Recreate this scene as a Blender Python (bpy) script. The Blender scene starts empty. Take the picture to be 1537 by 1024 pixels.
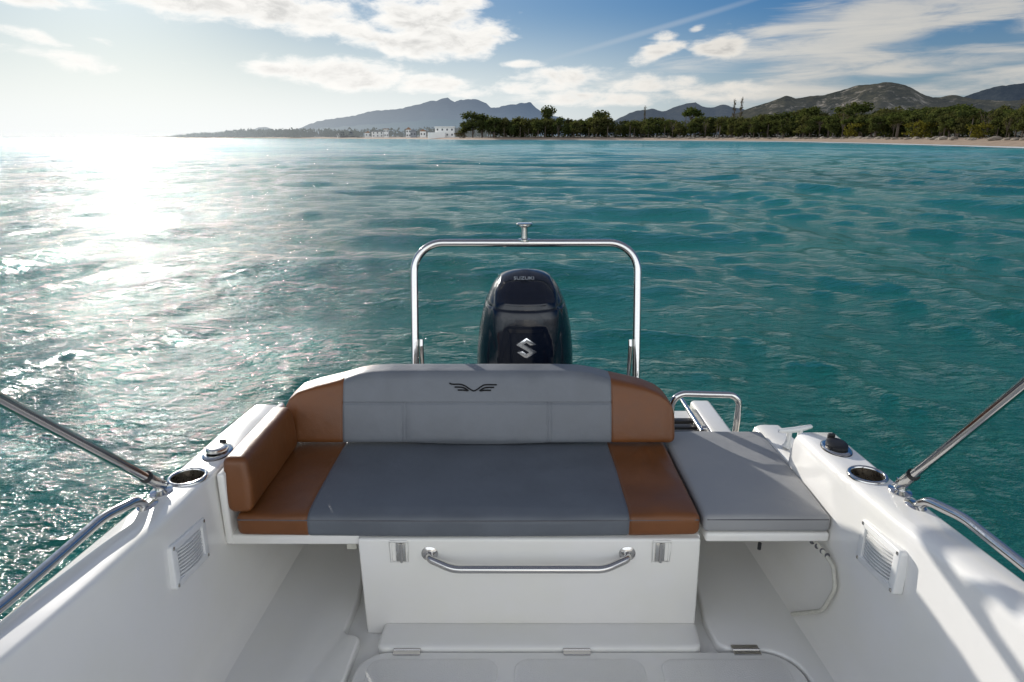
import bpy, bmesh, math, random
import numpy as np
from mathutils import Vector, Matrix, noise as mnoise

random.seed(7)
RNG = np.random.default_rng(11)
SC = bpy.context.scene
COL = SC.collection
rad = math.radians

# ----------------------------------------------------------------- viewpoint
FPX, PITCH, EYE = 1000.0, rad(17.0), 1.60
CP, SP = math.cos(PITCH), math.sin(PITCH)
WATER_Z = -0.22
CX = 0.055                      # boat centre line
SUN_AZ, SUN_EL = -29.3, 15.4    # degrees, azimuth from +Y (negative = port side)


def sight(px, py):
    """direction of a bearing read off the photograph (x right, y ahead, z up)"""
    a, b = (px - 768.5) / FPX, (512 - py) / FPX
    return Vector((a, CP + b * SP, -SP + b * CP))


def az_el(px, py):
    d = sight(px, py).normalized()
    return math.degrees(math.atan2(d.x, d.y)), math.degrees(math.asin(d.z))


# ----------------------------------------------------------------- materials
class NT:
    """tiny node-tree helper"""
    def __init__(self, tree):
        self.t = tree
        tree.nodes.clear()

    def n(self, kind, **kw):
        nd = self.t.nodes.new(kind)
        for k, v in kw.items():
            if k == 'ins':
                for i, val in v.items():
                    self.put(nd, i, val)
            else:
                setattr(nd, k, v)
        return nd

    def put(self, nd, i, val):
        if isinstance(val, bpy.types.NodeSocket):
            self.t.links.new(val, nd.inputs[i])
        else:
            nd.inputs[i].default_value = val

    def m(self, op, a, b=0.0, c=0.0, clamp=False):
        nd = self.n('ShaderNodeMath', operation=op, use_clamp=clamp)
        self.put(nd, 0, a); self.put(nd, 1, b); self.put(nd, 2, c)
        return nd.outputs[0]

    def mix(self, f, a, b, mode='MIX'):
        nd = self.n('ShaderNodeMix', data_type='RGBA', blend_type=mode)
        nd.clamp_factor = True
        self.put(nd, 0, f); self.put(nd, 6, a); self.put(nd, 7, b)
        return nd.outputs[2]

    def ramp(self, x, lo, hi, a=0.0, b=1.0, smooth=True):
        nd = self.n('ShaderNodeMapRange', interpolation_type='SMOOTHSTEP' if smooth else 'LINEAR')
        self.put(nd, 0, x)
        for i, v in enumerate((lo, hi, a, b)):
            self.put(nd, i + 1, v)
        return nd.outputs[0]

    def noise(self, vec, scale, detail=4.0, rough=0.5, dist=0.0):
        nd = self.n('ShaderNodeTexNoise')
        if vec is not None:
            self.put(nd, 'Vector', vec)
        nd.inputs['Scale'].default_value = scale
        nd.inputs['Detail'].default_value = detail
        nd.inputs['Roughness'].default_value = rough
        nd.inputs['Distortion'].default_value = dist
        return nd.outputs[0]

    def vmul(self, v, s):
        nd = self.n('ShaderNodeVectorMath', operation='MULTIPLY')
        self.put(nd, 0, v); nd.inputs[1].default_value = s
        return nd.outputs[0]

    def bump(self, h, dist, strength=1.0, normal=None):
        nd = self.n('ShaderNodeBump')
        nd.inputs['Strength'].default_value = strength
        nd.inputs['Distance'].default_value = dist
        self.put(nd, 'Height', h)
        if normal is not None:
            self.put(nd, 'Normal', normal)
        return nd.outputs[0]


def c3(r, g, b):
    return (r, g, b, 1.0)


def srgb(r, g, b):
    f = lambda v: ((v / 255 + 0.055) / 1.055) ** 2.4 if v > 10.3 else v / 255 / 12.92
    return (f(r), f(g), f(b), 1.0)


def new_mat(name):
    m = bpy.data.materials.new(name)
    m.use_nodes = True
    return m, NT(m.node_tree)


def finish(t, **ins):
    p = t.n('ShaderNodeBsdfPrincipled')
    for k, v in ins.items():
        t.put(p, k.replace('_', ' '), v)
    o = t.n('ShaderNodeOutputMaterial')
    t.t.links.new(p.outputs[0], o.inputs[0])
    return p


def gelcoat(name, base, rough=0.22, grain=0.0, grain_scale=450.0, var=0.007):
    m, t = new_mat(name)
    pos = t.n('ShaderNodeNewGeometry').outputs['Position']
    n1 = t.noise(pos, 3.0, 5, 0.6)
    n2 = t.noise(pos, 45.0, 3, 0.6)
    f = n1
    dark = tuple(base[i] * (1 - 2.2 * var) * (1.0 if i < 2 else 0.97) for i in range(3)) + (1,)
    col = t.mix(t.ramp(f, 0.35, 0.62), dark, base)
    h = t.noise(pos, 9.0, 2, 0.5)
    nrm = t.bump(h, 0.003, 0.2)
    if grain:
        nrm = t.bump(t.noise(pos, grain_scale, 2, 0.5), grain, 1.0, nrm)
    r = t.ramp(n1, 0.3, 0.7, rough - 0.03, rough + 0.05)
    finish(t, Base_Color=col, Roughness=r, Normal=nrm, Coat_Weight=0.25 if not grain else 0.0, Coat_Roughness=0.08)
    return m


def vinyl(name, base, var=0.16, rough=0.46, sheen=0.0):
    m, t = new_mat(name)
    pos = t.n('ShaderNodeNewGeometry').outputs['Position']
    n1 = t.noise(pos, 6.0, 5, 0.6)
    col = t.mix(t.ramp(n1, 0.3, 0.7), tuple(v * (1 - var) for v in base[:3]) + (1,), base)
    vor = t.n('ShaderNodeTexVoronoi', feature='F1')
    t.put(vor, 'Vector', pos); vor.inputs['Scale'].default_value = 420
    soft = t.noise(pos, 7.0, 3, 0.55)
    nrm = t.bump(soft, 0.010, 0.5)
    nrm = t.bump(vor.outputs[0], 0.0006, 0.6, nrm)
    finish(t, Base_Color=col, Roughness=t.ramp(n1, 0.3, 0.7, rough - 0.06, rough + 0.08), Normal=nrm,
           Specular_IOR_Level=0.45, Sheen_Weight=sheen, Sheen_Roughness=.55)
    return m


def steel(name, tint=(0.80, 0.79, 0.76, 1), rough=0.07):
    m, t = new_mat(name)
    pos = t.n('ShaderNodeNewGeometry').outputs['Position']
    n = t.noise(pos, 60, 4, 0.6)
    finish(t, Base_Color=tint, Metallic=1.0, Roughness=t.ramp(n, 0.35, 0.7, rough, rough + 0.10),
           Normal=t.bump(t.noise(pos, 14, 2, 0.5), 0.002, 0.25))
    return m


def plastic(name, base, rough=0.35, coat=0.0):
    m, t = new_mat(name)
    pos = t.n('ShaderNodeNewGeometry').outputs['Position']
    n = t.noise(pos, 70, 4, 0.6)
    col = t.mix(t.ramp(n, 0.3, 0.7), tuple(v * 0.85 for v in base[:3]) + (1,), base)
    finish(t, Base_Color=col, Roughness=t.ramp(n, 0.3, 0.7, rough, rough + 0.08), Coat_Weight=coat, Coat_Roughness=0.03)
    return m


MAT = {}
MAT['gel'] = gelcoat('gelcoat_white', c3(0.83, 0.81, 0.775))
MAT['floor'] = gelcoat('gelcoat_floor', c3(0.80, 0.79, 0.765), 0.34, 0.0)
MAT['nonskid'] = gelcoat('nonskid_tread', c3(0.80, 0.79, 0.765), 0.5, 0.0016, 240)
MAT['plastic_white'] = gelcoat('white_plastic', c3(0.78, 0.775, 0.76), 0.35)
MAT['grey'] = vinyl('grey_vinyl', c3(0.118, 0.132, 0.152))
MAT['grey_back'] = vinyl('grey_vinyl_lit_back', c3(0.160, 0.172, 0.190))  # grey vinyl lightened: stronger light on the backrest put into its colour
MAT['grey_sunlit'] = vinyl('sunlit_grey_vinyl', c3(0.30, 0.302, 0.305), 0.08, 0.5, 0.0)  # same grey vinyl, sunlight on the side cushion lightened into its colour
MAT['brown'] = vinyl('tan_vinyl', c3(0.172, 0.060, 0.016), 0.2, 0.42)
MAT['thread'] = plastic('thread', c3(0.10, 0.10, 0.11), 0.7)
MAT['steel'] = steel('polished_steel', (0.60, 0.585, 0.565, 1))
MAT['steel_rough'] = steel('cast_steel', (0.62, 0.61, 0.58, 1), 0.2)
MAT['cup_steel'] = steel('cup_steel', (0.50, 0.46, 0.40, 1), 0.25)
MAT['navy'] = plastic('navy_black_lacquer', c3(0.0035, 0.006, 0.014), 0.10, 0.0)
MAT['black'] = plastic('black_rubber', c3(0.012, 0.012, 0.013), 0.45)
MAT['decal'] = plastic('black_decal', c3(0.003, 0.003, 0.004), 0.85)
MAT['silver'] = steel('silver_badge', (0.86, 0.86, 0.86, 1), 0.18)
MAT['decal_silver'] = plastic('silver_decal', c3(0.30, 0.32, 0.34), 0.5)
MAT['hose'] = plastic('cream_hose', c3(0.60, 0.58, 0.50), 0.45)


# ------------------------------------------------------------- mesh builders
ORG = {}


def tag(o, label=None, cat=None, group=None, kind=None):
    if label: o['label'] = label
    if cat: o['category'] = cat
    if group: o['group'] = group
    if kind: o['kind'] = kind
    return o


def thing(name, label, cat, loc, group=None):
    o = bpy.data.objects.new(name, None)
    o.empty_display_size = 0.1
    COL.objects.link(o)
    o.location = loc
    ORG[o.name] = Vector(loc)
    return tag(o, label, cat, group)


class MB:
    def __init__(self):
        self.v, self.f, self.mi = [], [], []

    def add(self, verts, faces, mi=0):
        b = len(self.v)
        self.v += [tuple(p) for p in verts]
        self.f += [tuple(i + b for i in f) for f in faces]
        self.mi += [mi] * len(faces)
        return self

    def box(self, x0, x1, y0, y1, z0, z1, mi=0, R=None):
        vs = [(x, y, z) for z in (z0, z1) for y in (y0, y1) for x in (x0, x1)]
        if R is not None:
            vs = [R @ Vector(p) for p in vs]
        return self.add(vs, [(0, 2, 3, 1), (4, 5, 7, 6), (0, 1, 5, 4), (2, 6, 7, 3), (0, 4, 6, 2), (1, 3, 7, 5)], mi)

    def prism(self, poly, z0, z1, M=None, mi=0):
        """polygon in XY extruded z0..z1, then transformed by M"""
        n = len(poly)
        vs = [Vector((p[0], p[1], z0)) for p in poly] + [Vector((p[0], p[1], z1)) for p in poly]
        if M is not None:
            vs = [M @ p for p in vs]
        fs = [tuple(range(n))[::-1], tuple(range(n, 2 * n))]
        fs += [(i, (i + 1) % n, n + (i + 1) % n, n + i) for i in range(n)]
        return self.add(vs, fs, mi)

    def tube(self, path, r, seg=16, mi=0, caps=True, closed=False):
        path = [Vector(p) for p in path]
        rr = r if isinstance(r, (list, tuple)) else [r] * len(path)
        n = len(path)
        up = None
        vs = []
        for i, p in enumerate(path):
            if closed:
                d = (path[(i + 1) % n] - path[i - 1]).normalized()
            else:
                d = (path[min(i + 1, n - 1)] - path[max(i - 1, 0)]).normalized()
            if up is None:
                up = Vector((0, 0, 1)) if abs(d.z) < 0.9 else Vector((1, 0, 0))
            up = (up - d * up.dot(d)).normalized()
            sd = d.cross(up)
            for k in range(seg):
                a = 2 * math.pi * k / seg
                vs.append(p + (up * math.cos(a) + sd * math.sin(a)) * rr[i])
        fs = []
        last = n if closed else n - 1
        for i in range(last):
            j = (i + 1) % n
            for k in range(seg):
                k2 = (k + 1) % seg
                fs.append((i * seg + k, i * seg + k2, j * seg + k2, j * seg + k))
        if caps and not closed:
            fs.append(tuple(range(seg)))
            fs.append(tuple(range((n - 1) * seg, n * seg))[::-1])
        return self.add(vs, fs, mi)

    def lathe(self, prof, M=None, seg=40, mi=0, sx=1.0, sy=1.0, caps=True):
        """profile of (r, z) spun about Z"""
        vs, fs = [], []
        for r, z in prof:
            for k in range(seg):
                a = 2 * math.pi * k / seg
                p = Vector((r * sx * math.cos(a), r * sy * math.sin(a), z))
                vs.append(M @ p if M is not None else p)
        for i in range(len(prof) - 1):
            for k in range(seg):
                k2 = (k + 1) % seg
                fs.append((i * seg + k, i * seg + k2, (i + 1) * seg + k2, (i + 1) * seg + k))
        if caps and prof[0][0] > 1e-6: fs.append(tuple(range(seg))[::-1])
        if caps and prof[-1][0] > 1e-6: fs.append(tuple(range((len(prof) - 1) * seg, len(prof) * seg)))
        return self.add(vs, fs, mi)

    def sheet(self, rows, mi=0, closed=False):
        """rows of equal point counts lofted into quads"""
        n = len(rows[0])
        vs = [p for r in rows for p in r]
        fs = []
        for i in range(len(rows) - 1):
            for k in range(n if closed else n - 1):
                k2 = (k + 1) % n
                fs.append((i * n + k, i * n + k2, (i + 1) * n + k2, (i + 1) * n + k))
        return self.add(vs, fs, mi)

    def build(self, name, mats, parent=None, bevel=0.0, seg=3, angle=35, loc=None, recalc=True, label=None, smooth=True):
        if not isinstance(mats, (list, tuple)): mats = [mats]
        base = Vector(loc) if loc is not None else (ORG[parent.name] if parent is not None else Vector((0, 0, 0)))
        me = bpy.data.meshes.new(name)
        bm = bmesh.new()
        bv = [bm.verts.new(Vector(p) - base) for p in self.v]
        for f, mi in zip(self.f, self.mi):
            try:
                bf = bm.faces.new([bv[i] for i in f]); bf.material_index = mi
            except ValueError:
                pass
        bmesh.ops.remove_doubles(bm, verts=bm.verts, dist=1e-5)
        if recalc:
            bmesh.ops.recalc_face_normals(bm, faces=bm.faces)
        if bevel > 0:
            es = [e for e in bm.edges if len(e.link_faces) == 2 and e.calc_face_angle(0) > rad(30)]
            bmesh.ops.bevel(bm, geom=es, offset=bevel, segments=seg, profile=0.5, affect='EDGES', clamp_overlap=True)
        bm.to_mesh(me); bm.free()
        if smooth:
            for p in me.polygons: p.use_smooth = True
            me.set_sharp_from_angle(angle=rad(angle))
        for m in mats: me.materials.append(m)
        o = bpy.data.objects.new(name, me)
        COL.objects.link(o)
        ORG[o.name] = base
        if parent is not None: o.parent = parent
        elif loc is not None: o.location = base
        if label: o['label'] = label
        return o


def fillet(pts, r, n=8):
    """round the corners of a polyline; r one number or one per inner corner"""
    pts = [Vector(p) for p in pts]
    out = [pts[0]]
    for i in range(1, len(pts) - 1):
        ri = r[i - 1] if isinstance(r, (list, tuple)) else r
        a, b, c = pts[i - 1], pts[i], pts[i + 1]
        u, w = (a - b).normalized(), (c - b).normalized()
        th = math.acos(max(-1, min(1, u.dot(w))))
        if ri <= 0 or th > math.pi - 1e-3:
            out.append(b); continue
        t = min(ri / math.tan(th / 2), (a - b).length * 0.49, (c - b).length * 0.49)
        R = t * math.tan(th / 2)
        cen = b + (u + w).normalized() * (R / math.sin(th / 2))
        s0, s1 = b + u * t - cen, b + w * t - cen
        ang = s0.angle(s1)
        for k in range(n + 1):
            f = k / n
            out.append(cen + (s0 * math.sin((1 - f) * ang) + s1 * math.sin(f * ang)) / math.sin(ang))
    out.append(pts[-1])
    return out


def round_poly(pts, r, n=7):
    """closed polygon with rounded corners (2D)"""
    N = len(pts)
    out = []
    for i in range(N):
        ri = r[i] if isinstance(r, (list, tuple)) else r
        a, b, c = Vector(pts[i - 1]), Vector(pts[i]), Vector(pts[(i + 1) % N])
        if ri <= 0:
            out.append((b.x, b.y)); continue
        u, w = (a - b).normalized(), (c - b).normalized()
        th = u.angle(w)
        t = min(ri / math.tan(th / 2), (a - b).length * 0.49, (c - b).length * 0.49)
        R = t * math.tan(th / 2)
        cen = b + (u + w).normalized() * (R / math.sin(th / 2))
        s0, s1 = b + u * t - cen, b + w * t - cen
        ang = s0.angle(s1)
        for k in range(n + 1):
            f = k / n
            p = cen + (s0 * math.sin((1 - f) * ang) + s1 * math.sin(f * ang)) / math.sin(ang)
            out.append((p.x, p.y))
    return out


def coords(a, b, r, n, extra=()):
    s = [a + r * (1 - math.cos(math.pi / 2 * k / 5)) for k in range(6)]
    e = [b - r * (1 - math.cos(math.pi / 2 * k / 5)) for k in range(6)]
    mid = [a + r + (b - a - 2 * r) * k / n for k in range(1, n)]
    xs = sorted(set([round(v, 5) for v in s + e + mid + list(extra)]))
    return xs


def pillow(x0, x1, y0, y1, z0, z1, r, n=(20, 12, 4), ex=(), ey=(), ez=(), deform=None):
    """soft rounded box made of a fine grid; returns (verts, faces, cell centres in undeformed space)"""
    X, Y, Z = coords(x0, x1, r, n[0], ex), coords(y0, y1, r, n[1], ey), coords(z0, z1, r, n[2], ez)
    idx, vs, raw = {}, [], []

    def vid(p):
        if p in idx: return idx[p]
        q = Vector(p)
        inner = Vector((min(max(q.x, x0 + r), x1 - r), min(max(q.y, y0 + r), y1 - r), min(max(q.z, z0 + r), z1 - r)))
        d = q - inner
        if d.length > 1e-9: q = inner + d.normalized() * r
        if deform: q = deform(q)
        idx[p] = len(vs); vs.append(q); raw.append(p)
        return idx[p]
    fs, cen = [], []

    def face(a, b, c, d):
        fs.append((vid(a), vid(b), vid(c), vid(d)))
        cen.append(tuple((a[i] + b[i] + c[i] + d[i]) / 4 for i in range(3)))
    for A, B, fa in ((X, Y, 2), (X, Z, 1), (Y, Z, 0)):
        for i in range(len(A) - 1):
            for j in range(len(B) - 1):
                for end in (0, 1):
                    c = ((Z, Y, X)[2 - fa] if False else (X, Y, Z)[fa])[-1 if end else 0]
                    def P(u, w):
                        if fa == 2: return (u, w, c)
                        if fa == 1: return (u, c, w)
                        return (c, u, w)
                    q = [P(A[i], B[j]), P(A[i + 1], B[j]), P(A[i + 1], B[j + 1]), P(A[i], B[j + 1])]
                    flip = (end == 0) ^ (fa == 1)
                    if flip: q.reverse()
                    face(*q)
    return vs, fs, cen


def split_pillow(data, pick):
    """separate a pillow's faces into MBs by pick(centre) -> key"""
    vs, fs, cen = data
    out = {}
    for f, c in zip(fs, cen):
        out.setdefault(pick(c), []).append(f)
    res = {}
    for k, faces in out.items():
        m = MB(); used = {}
        for f in faces:
            for i in f:
                if i not in used:
                    used[i] = len(m.v); m.v.append(tuple(vs[i]))
            m.f.append(tuple(used[i] for i in f)); m.mi.append(0)
        res[k] = m
    return res


# ================================================================== THE BOAT
boat = thing('motor_boat', 'white open motor boat with aft cockpit, bench locker and polished steel rails', 'boat', (CX, 1.2, WATER_Z))

I = lambda y, *pts: float(np.interp(y, [p[0] for p in pts], [p[1] for p in pts]))
f_ho = lambda y: I(y, (-2.6, .03), (-2.4, .30), (-2.0, .68), (-1.5, .96), (-.9, 1.12), (0, 1.165), (.6, 1.15), (1.2, 1.122), (1.8, 1.115), (2.2, 1.112), (2.6, 1.085))
f_hi = lambda y: I(y, (-2.6, .0), (-2.4, .20), (-2.0, .56), (-1.5, .84), (-.9, 1.03), (0, 1.085), (.6, 1.07), (1.0, 1.045), (1.3, 1.018), (1.6, .985), (1.9, .972), (2.6, .968))
f_hf = lambda y: I(y, (-2.6, .0), (-2.4, .15), (-2.0, .48), (-1.5, .76), (-.9, .95), (0, 1.00), (1.0, .985), (1.65, .968), (2.38, .935), (2.6, .93))
f_gz = lambda y: I(y, (-2.6, .86), (-.9, .77), (0, .71), (.6, .67), (1.2, .63), (1.8, .598), (2.2, .582), (2.6, .57))
STN = [-2.6, -2.5, -2.4, -2.2, -2.0, -1.75, -1.5, -1.2, -.9, -.5, 0, .3, .6, .8, 1.0, 1.15, 1.3, 1.45, 1.6, 1.75, 1.9, 2.05, 2.2]


def gunwale(sg, name):
    """side deck and cockpit wall, one moulded surface"""
    rows = []
    ys = list(STN)
    if sg > 0: ys += [2.207, 2.218, 2.235, 2.245, 2.26, 2.40, 2.60]
    else: ys += [2.3, 2.4, 2.48]
    for y in ys:
        ho, hi, hf, gz = f_ho(y), f_hi(y), f_hf(y), f_gz(y)
        hi += I(y, (1.25, -.006), (1.7, .016)) if sg < 0 else 0.0
        ho += I(y, (1.3, .010), (1.7, .0))
        hf += 0.006 if sg < 0 else 0.0
        if sg > 0 and y > 2.2:
            gz = I(y, (2.2, .582), (2.207, .579), (2.218, .565), (2.235, .47), (2.245, .448), (2.26, .440), (2.6, .432))
        low = max(0.02, min(.30, gz - .06))
        prof = [(ho + .012, gz - .115), (ho + .014, gz - .085), (ho + .010, gz - .055), (ho + .004, gz - .030), (ho + .001, gz - .012),
                (ho - .004, gz - .004), (ho - .013, gz), (hi + .050, gz + .001)] + ([(hi + .014, gz), (hi + .007, gz - .002), (hi + .003, gz - .005), (hi + .0006, gz - .010), (hi, gz - .020)] if sg < 0 else [(hi + .030, gz - .000), (hi + .017, gz - .004), (hi + .008, gz - .011), (hi + .002, gz - .023), (hi - .001, gz - .042)]) + [ (hi * .6 + hf * .4, low), (hf + .002, .12), (hf - .004, .085), (hf - .016, .058), (hf - .036, .041), (hf - .06, .033)]
        rows.append([(CX + sg * h, y, z) for h, z in prof])
    mb = MB().sheet(rows)
    return mb.build(name, MAT['gel'], boat, angle=60)


gun_l = gunwale(-1, 'gunwale')
gun_r = gunwale(1, 'gunwale')

# hull shell (outside)
rows = []
for y in STN + [2.4, 2.6]:
    ho, gz = f_ho(y), f_gz(y)
    k = I(y, (-2.6, -.05), (-2.2, -.42), (-1.2, -.66), (0, -.72), (2.6, -.72))
    ch = max(.0, ho - I(y, (-2.6, .02), (-2, .25), (-.9, .16), (2.6, .10)))
    cz = I(y, (-2.6, .55), (-2, .05), (-.9, -.28), (2.6, -.38))
    h = [(ho + .010, gz - .118), (ho + .002, gz - .16), (ho * .6 + ch * .4, gz * .45 + cz * .55), (ch, cz), (ch * .5, cz * .5 + k * .5), (0.001, k)]
    if y > 2.3: h[0] = (ho + .010, .25); h[1] = (ho + .004, .2)
    rows.append([(CX - a, y, z) for a, z in h] + [(CX + a, y, z) for a, z in h[::-1]])
mb = MB().sheet(rows)
mb.add(rows[-1], [tuple(range(len(rows[-1])))])
mb.build('hull', MAT['gel'], boat, angle=40)

# cockpit sole (gutter level) with raised moulded floor panels
MB().sheet([[(CX - f_hf(y) + .05, y, 0.0), (CX + f_hf(y) - .05, y, 0.0)] for y in (-1.2, -.5, 0, .6, 1.2, 1.65, 2.0, 2.46)]).build('cockpit_sole', MAT['floor'], boat)


def floor_panel(poly, name='floor_panel', top=.035, mat='floor', bev=.010):
    return MB().prism(poly, -.01, top).build(name, MAT[mat], boat, bevel=bev, seg=4, angle=50)


yl = [-.85, -.5, 0, .6, 1.2, 1.65, 2.0, 2.45]
edge_l = [(CX - f_hf(y) - .006 + .038, y) for y in yl]
poly = round_poly([(-.52, -.85), (-.508, 1.60), (-.497, 1.812), (-.556, 1.825), (-.545, 2.0), (-.56, 2.12), (-.60, 2.45)] + edge_l[::-1], [0, 0, .028, .022, .2, .2, 0] + [0] * 8)
floor_panel(poly)
edge_r = [(CX + f_hf(y) - .038, y) for y in yl]
poly = round_poly([(.70, 2.45), (.672, 2.03), (.655, 1.90), (.664, 1.7515), (.902, 1.7495), (.913, .2), (.913, -.85)] + edge_r,
                  [0, .2, .1, .05, .12, 0, 0] + [0] * 8)
floor_panel(poly)

# hinged sole hatch with three tread pads
hp = round_poly([(-.497, .2), (-.485, 1.741), (.893, 1.741), (.905, .2)], [.08, .10, .115, .08], 10)
hatch = MB().prism(hp, .004, .034).build('floor_hatch', MAT['floor'], boat, bevel=.009, seg=4, angle=50)
for xa, xb in ((-.445, -.045), (.008, .408), (.461, .85)):
    pp = round_poly([(xa, .25), (xa, 1.705), (xb, 1.705), (xb, .25)], .045, 8)
    MB().prism(pp, .030, .0375).build('tread_pad', MAT['nonskid'], hatch, bevel=.003, seg=2, angle=50)
for xa in (-.377, .163, .703):
    m = MB()
    m.box(xa, xa + .086, 1.7445, 1.765, .0345, .0385).box(xa, xa + .086, 1.722, 1.7425, .0345, .0385)
    m.tube([(xa, 1.7435, .0385), (xa + .086, 1.7435, .0385)], .0045, 10)
    m.build('hinge', MAT['steel'], hatch, bevel=.0008, seg=1)

# bench locker: front moulding, step, shelf
loc = MB()
loc.sheet([[(-.495, 1.852, .372), (-.495, 1.853, .30), (-.489, 1.855, .06), (-.489, 1.857, .03)],
           [(.605, 1.852, .372), (.605, 1.853, .30), (.617, 1.855, .06), (.617, 1.857, .03)]])
m = MB()
pr = [(-.495, 1.852), (-.495, 2.44), (.605, 2.44), (.605, 1.852)]
vs = [(-.495, 1.852, .371), (.605, 1.852, .371), (.605, 2.44, .371), (-.495, 2.44, .371),
      (-.488, 1.857, 0), (.615, 1.857, 0), (.615, 2.44, 0), (-.488, 2.44, 0)]
m.add(vs, [(0, 1, 2, 3), (7, 6, 5, 4), (0, 4, 5, 1), (1, 5, 6, 2), (2, 6, 7, 3), (3, 7, 4, 0)])
locker = m.build('bench_locker', MAT['gel'], boat, bevel=.009, seg=4, angle=50)
m = MB()
m.prism(round_poly([(-.437, 1.745), (-.425, 1.862), (.618, 1.862), (.606, 1.745)], [.03, .0, .0, .03]), 0, .046)
m.build('locker_step', MAT['floor'], boat, bevel=.014, seg=4, angle=50)

MB().box(-.935, .609, 1.872, 2.62, .336, .3725).build('bench_shelf', MAT['gel'], boat, bevel=.008, seg=3)
MB().box(-.926, -.902, 1.868, 2.46, .34, .592).build('bench_side_panel', MAT['gel'], boat, bevel=.008, seg=3)
MB().box(-.545, -.512, 1.9, 1.915, .30, .345).build('shelf_bracket', MAT['hose'], boat, bevel=.003)

# side seat shelf with moulded lip, and rear bulkhead behind the open recesses
m = MB().box(.622, CX + .966, 1.862, 2.56, .352, .386)
m.build('side_seat_shelf', MAT['gel'], boat, bevel=.010, seg=4)
MB().box(CX - .945, CX + .945, 2.44, 2.47, -.02, .35).build('bulkhead', MAT['gel'], boat, bevel=.006)
m = MB().tube([(.80, 1.866, .348), (.80, 1.866, .325)], .006, 10)
m.build('lid_latch', MAT['black'], boat)

# aft deck and starboard swim platform with folded ladder
MB().box(CX - .96, .62, 2.56, 2.97, -.2, .40).build('transom', MAT['gel'], boat, bevel=.02, seg=4)
MB().box(CX - 1.02, -.58, 2.565, 3.32, .08, .25).build('swim_platform', MAT['gel'], boat, bevel=.02, seg=4)
m = MB().box(.60, 1.065, 2.565, 3.34, .06, .19)
plat = m.build('swim_platform', MAT['gel'], boat, bevel=.02, seg=4)
MB().box(.955, 1.063, 2.575, 3.335, .185, .252).build('platform_rim', MAT['gel'], plat, bevel=.022, seg=5)
lad = MB().tube(fillet([(.925, 2.84, .235), (.925, 3.30, .235)], 0), .0125, 12)
lad = lad.build('boarding_ladder', MAT['steel'], boat)
MB().tube([(.905, 2.90, .262), (.905, 3.30, .262)], .0125, 12).build('ladder_rail', MAT['steel'], lad)
MB().tube([(.66, 2.84, .235), (.66, 3.30, .235)], .0125, 12).build('ladder_rail', MAT['steel'], lad)
for y in (2.87, 2.935, 3.0, 3.075):
    MB().box(.672, .905, y - .021, y + .021, .225, .25).build('tread', MAT['black'], lad, bevel=.006)
for y in (2.865, 2.93):
    MB().lathe([(.0, -.012), (.014, -.012), (.014, .012), (0, .012)], Matrix.Translation((.918, y, .265)) @ Matrix.Rotation(rad(90), 4, 'Y'), 14).build('pivot_bolt', MAT['steel'], lad, bevel=.002)

# steel: towing arch
ARX0, ARX1 = -.456, .587
top_z, top_y = 1.128, 3.112
path = fillet([(ARX0, 2.935, .20), (ARX0, 2.935, .40), (ARX0 - .002, top_y, top_z), (ARX1 + .002, top_y, top_z), (ARX1, 2.935, .40), (ARX1, 2.935, .20)], [.3, .135, .135, .3], 14)
arch = MB().tube(path, .0185, 20).build('tow_arch', MAT['steel'], boat)
for x in (ARX0 + .030, ARX1 - .030):
    MB().tube(fillet([(x, 3.00, .69), (x, 2.99, .66), (x, 3.01, .2)], [.02]), .010, 12).build('arch_brace', MAT['steel'], arch)
M_ = Matrix.Translation((CX + .003, top_y, top_z + .010))
MB().lathe([(.030, 0), (.030, .008), (.0165, .012), (.0150, .05), (.0155, .062), (.034, .068), (.038, .073), (.038, .079), (.034, .083), (0, .085)], M_, 28).build('tow_post', MAT['steel'], arch)

# stern grab rail beside the platform
p = fillet([(.665, 2.575, .34), (.665, 2.575, .586), (.947, 2.575, .578), (.940, 2.575, .33)], [.055, .05], 10)
MB().tube(p, .0135, 16).build('grab_rail', MAT['steel'], boat)

# bench front grab handle
p = fillet([(-.265, 1.853, .318), (-.263, 1.826, .316), (-.185, 1.782, .309), (.291, 1.782, .309), (.369, 1.826, .316), (.371, 1.853, .318)], [.03, .10, .10, .03], 12)
hd = MB().tube(p, .0125, 16).build('grab_handle', MAT['steel'], boat)
for x in (-.265, .371):
    MB().lathe([(.027, 0), (.0265, .004), (.020, .008), (.0145, .010)], Matrix.Translation((x, 1.854, .318)) @ Matrix.Rotation(rad(90), 4, 'X'), 26).build('flange', MAT['steel'], hd)

# side hand rails
for sg in (-1, 1):
    hx = lambda h: CX + sg * h
    y0 = 1.665
    pts = [(hx(1.085), y0, f_gz(y0) - .01), (hx(1.094), y0 - .03, f_gz(y0) + .034), (hx(1.124), 1.53, f_gz(1.5) + .036)]
    pts += [(hx(f_ho(y) + .012), y, f_gz(y) + .022) for y in (1.2, .9, .6, .3, 0, -.4)]
    pts += [(hx(f_ho(-.44)), -.44, f_gz(-.44) - .01)]
    p = fillet(pts, [.05, .22, 1, 1, 1, 1, 1, 0, .03], 8)
    rail = MB().tube(p, .0135, 16).build('hand_rail', MAT['steel'], boat)
    for y, h in ((y0, 1.085), (-.44, f_ho(-.44) - .02)):
        MB().lathe([(.030, 0), (.030, .003), (.021, .007), (.015, .009)], Matrix.Translation((hx(h), y, f_gz(y) - .001)), 26, sx=.8, sy=1.25).build('flange', MAT['steel'], rail)

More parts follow.
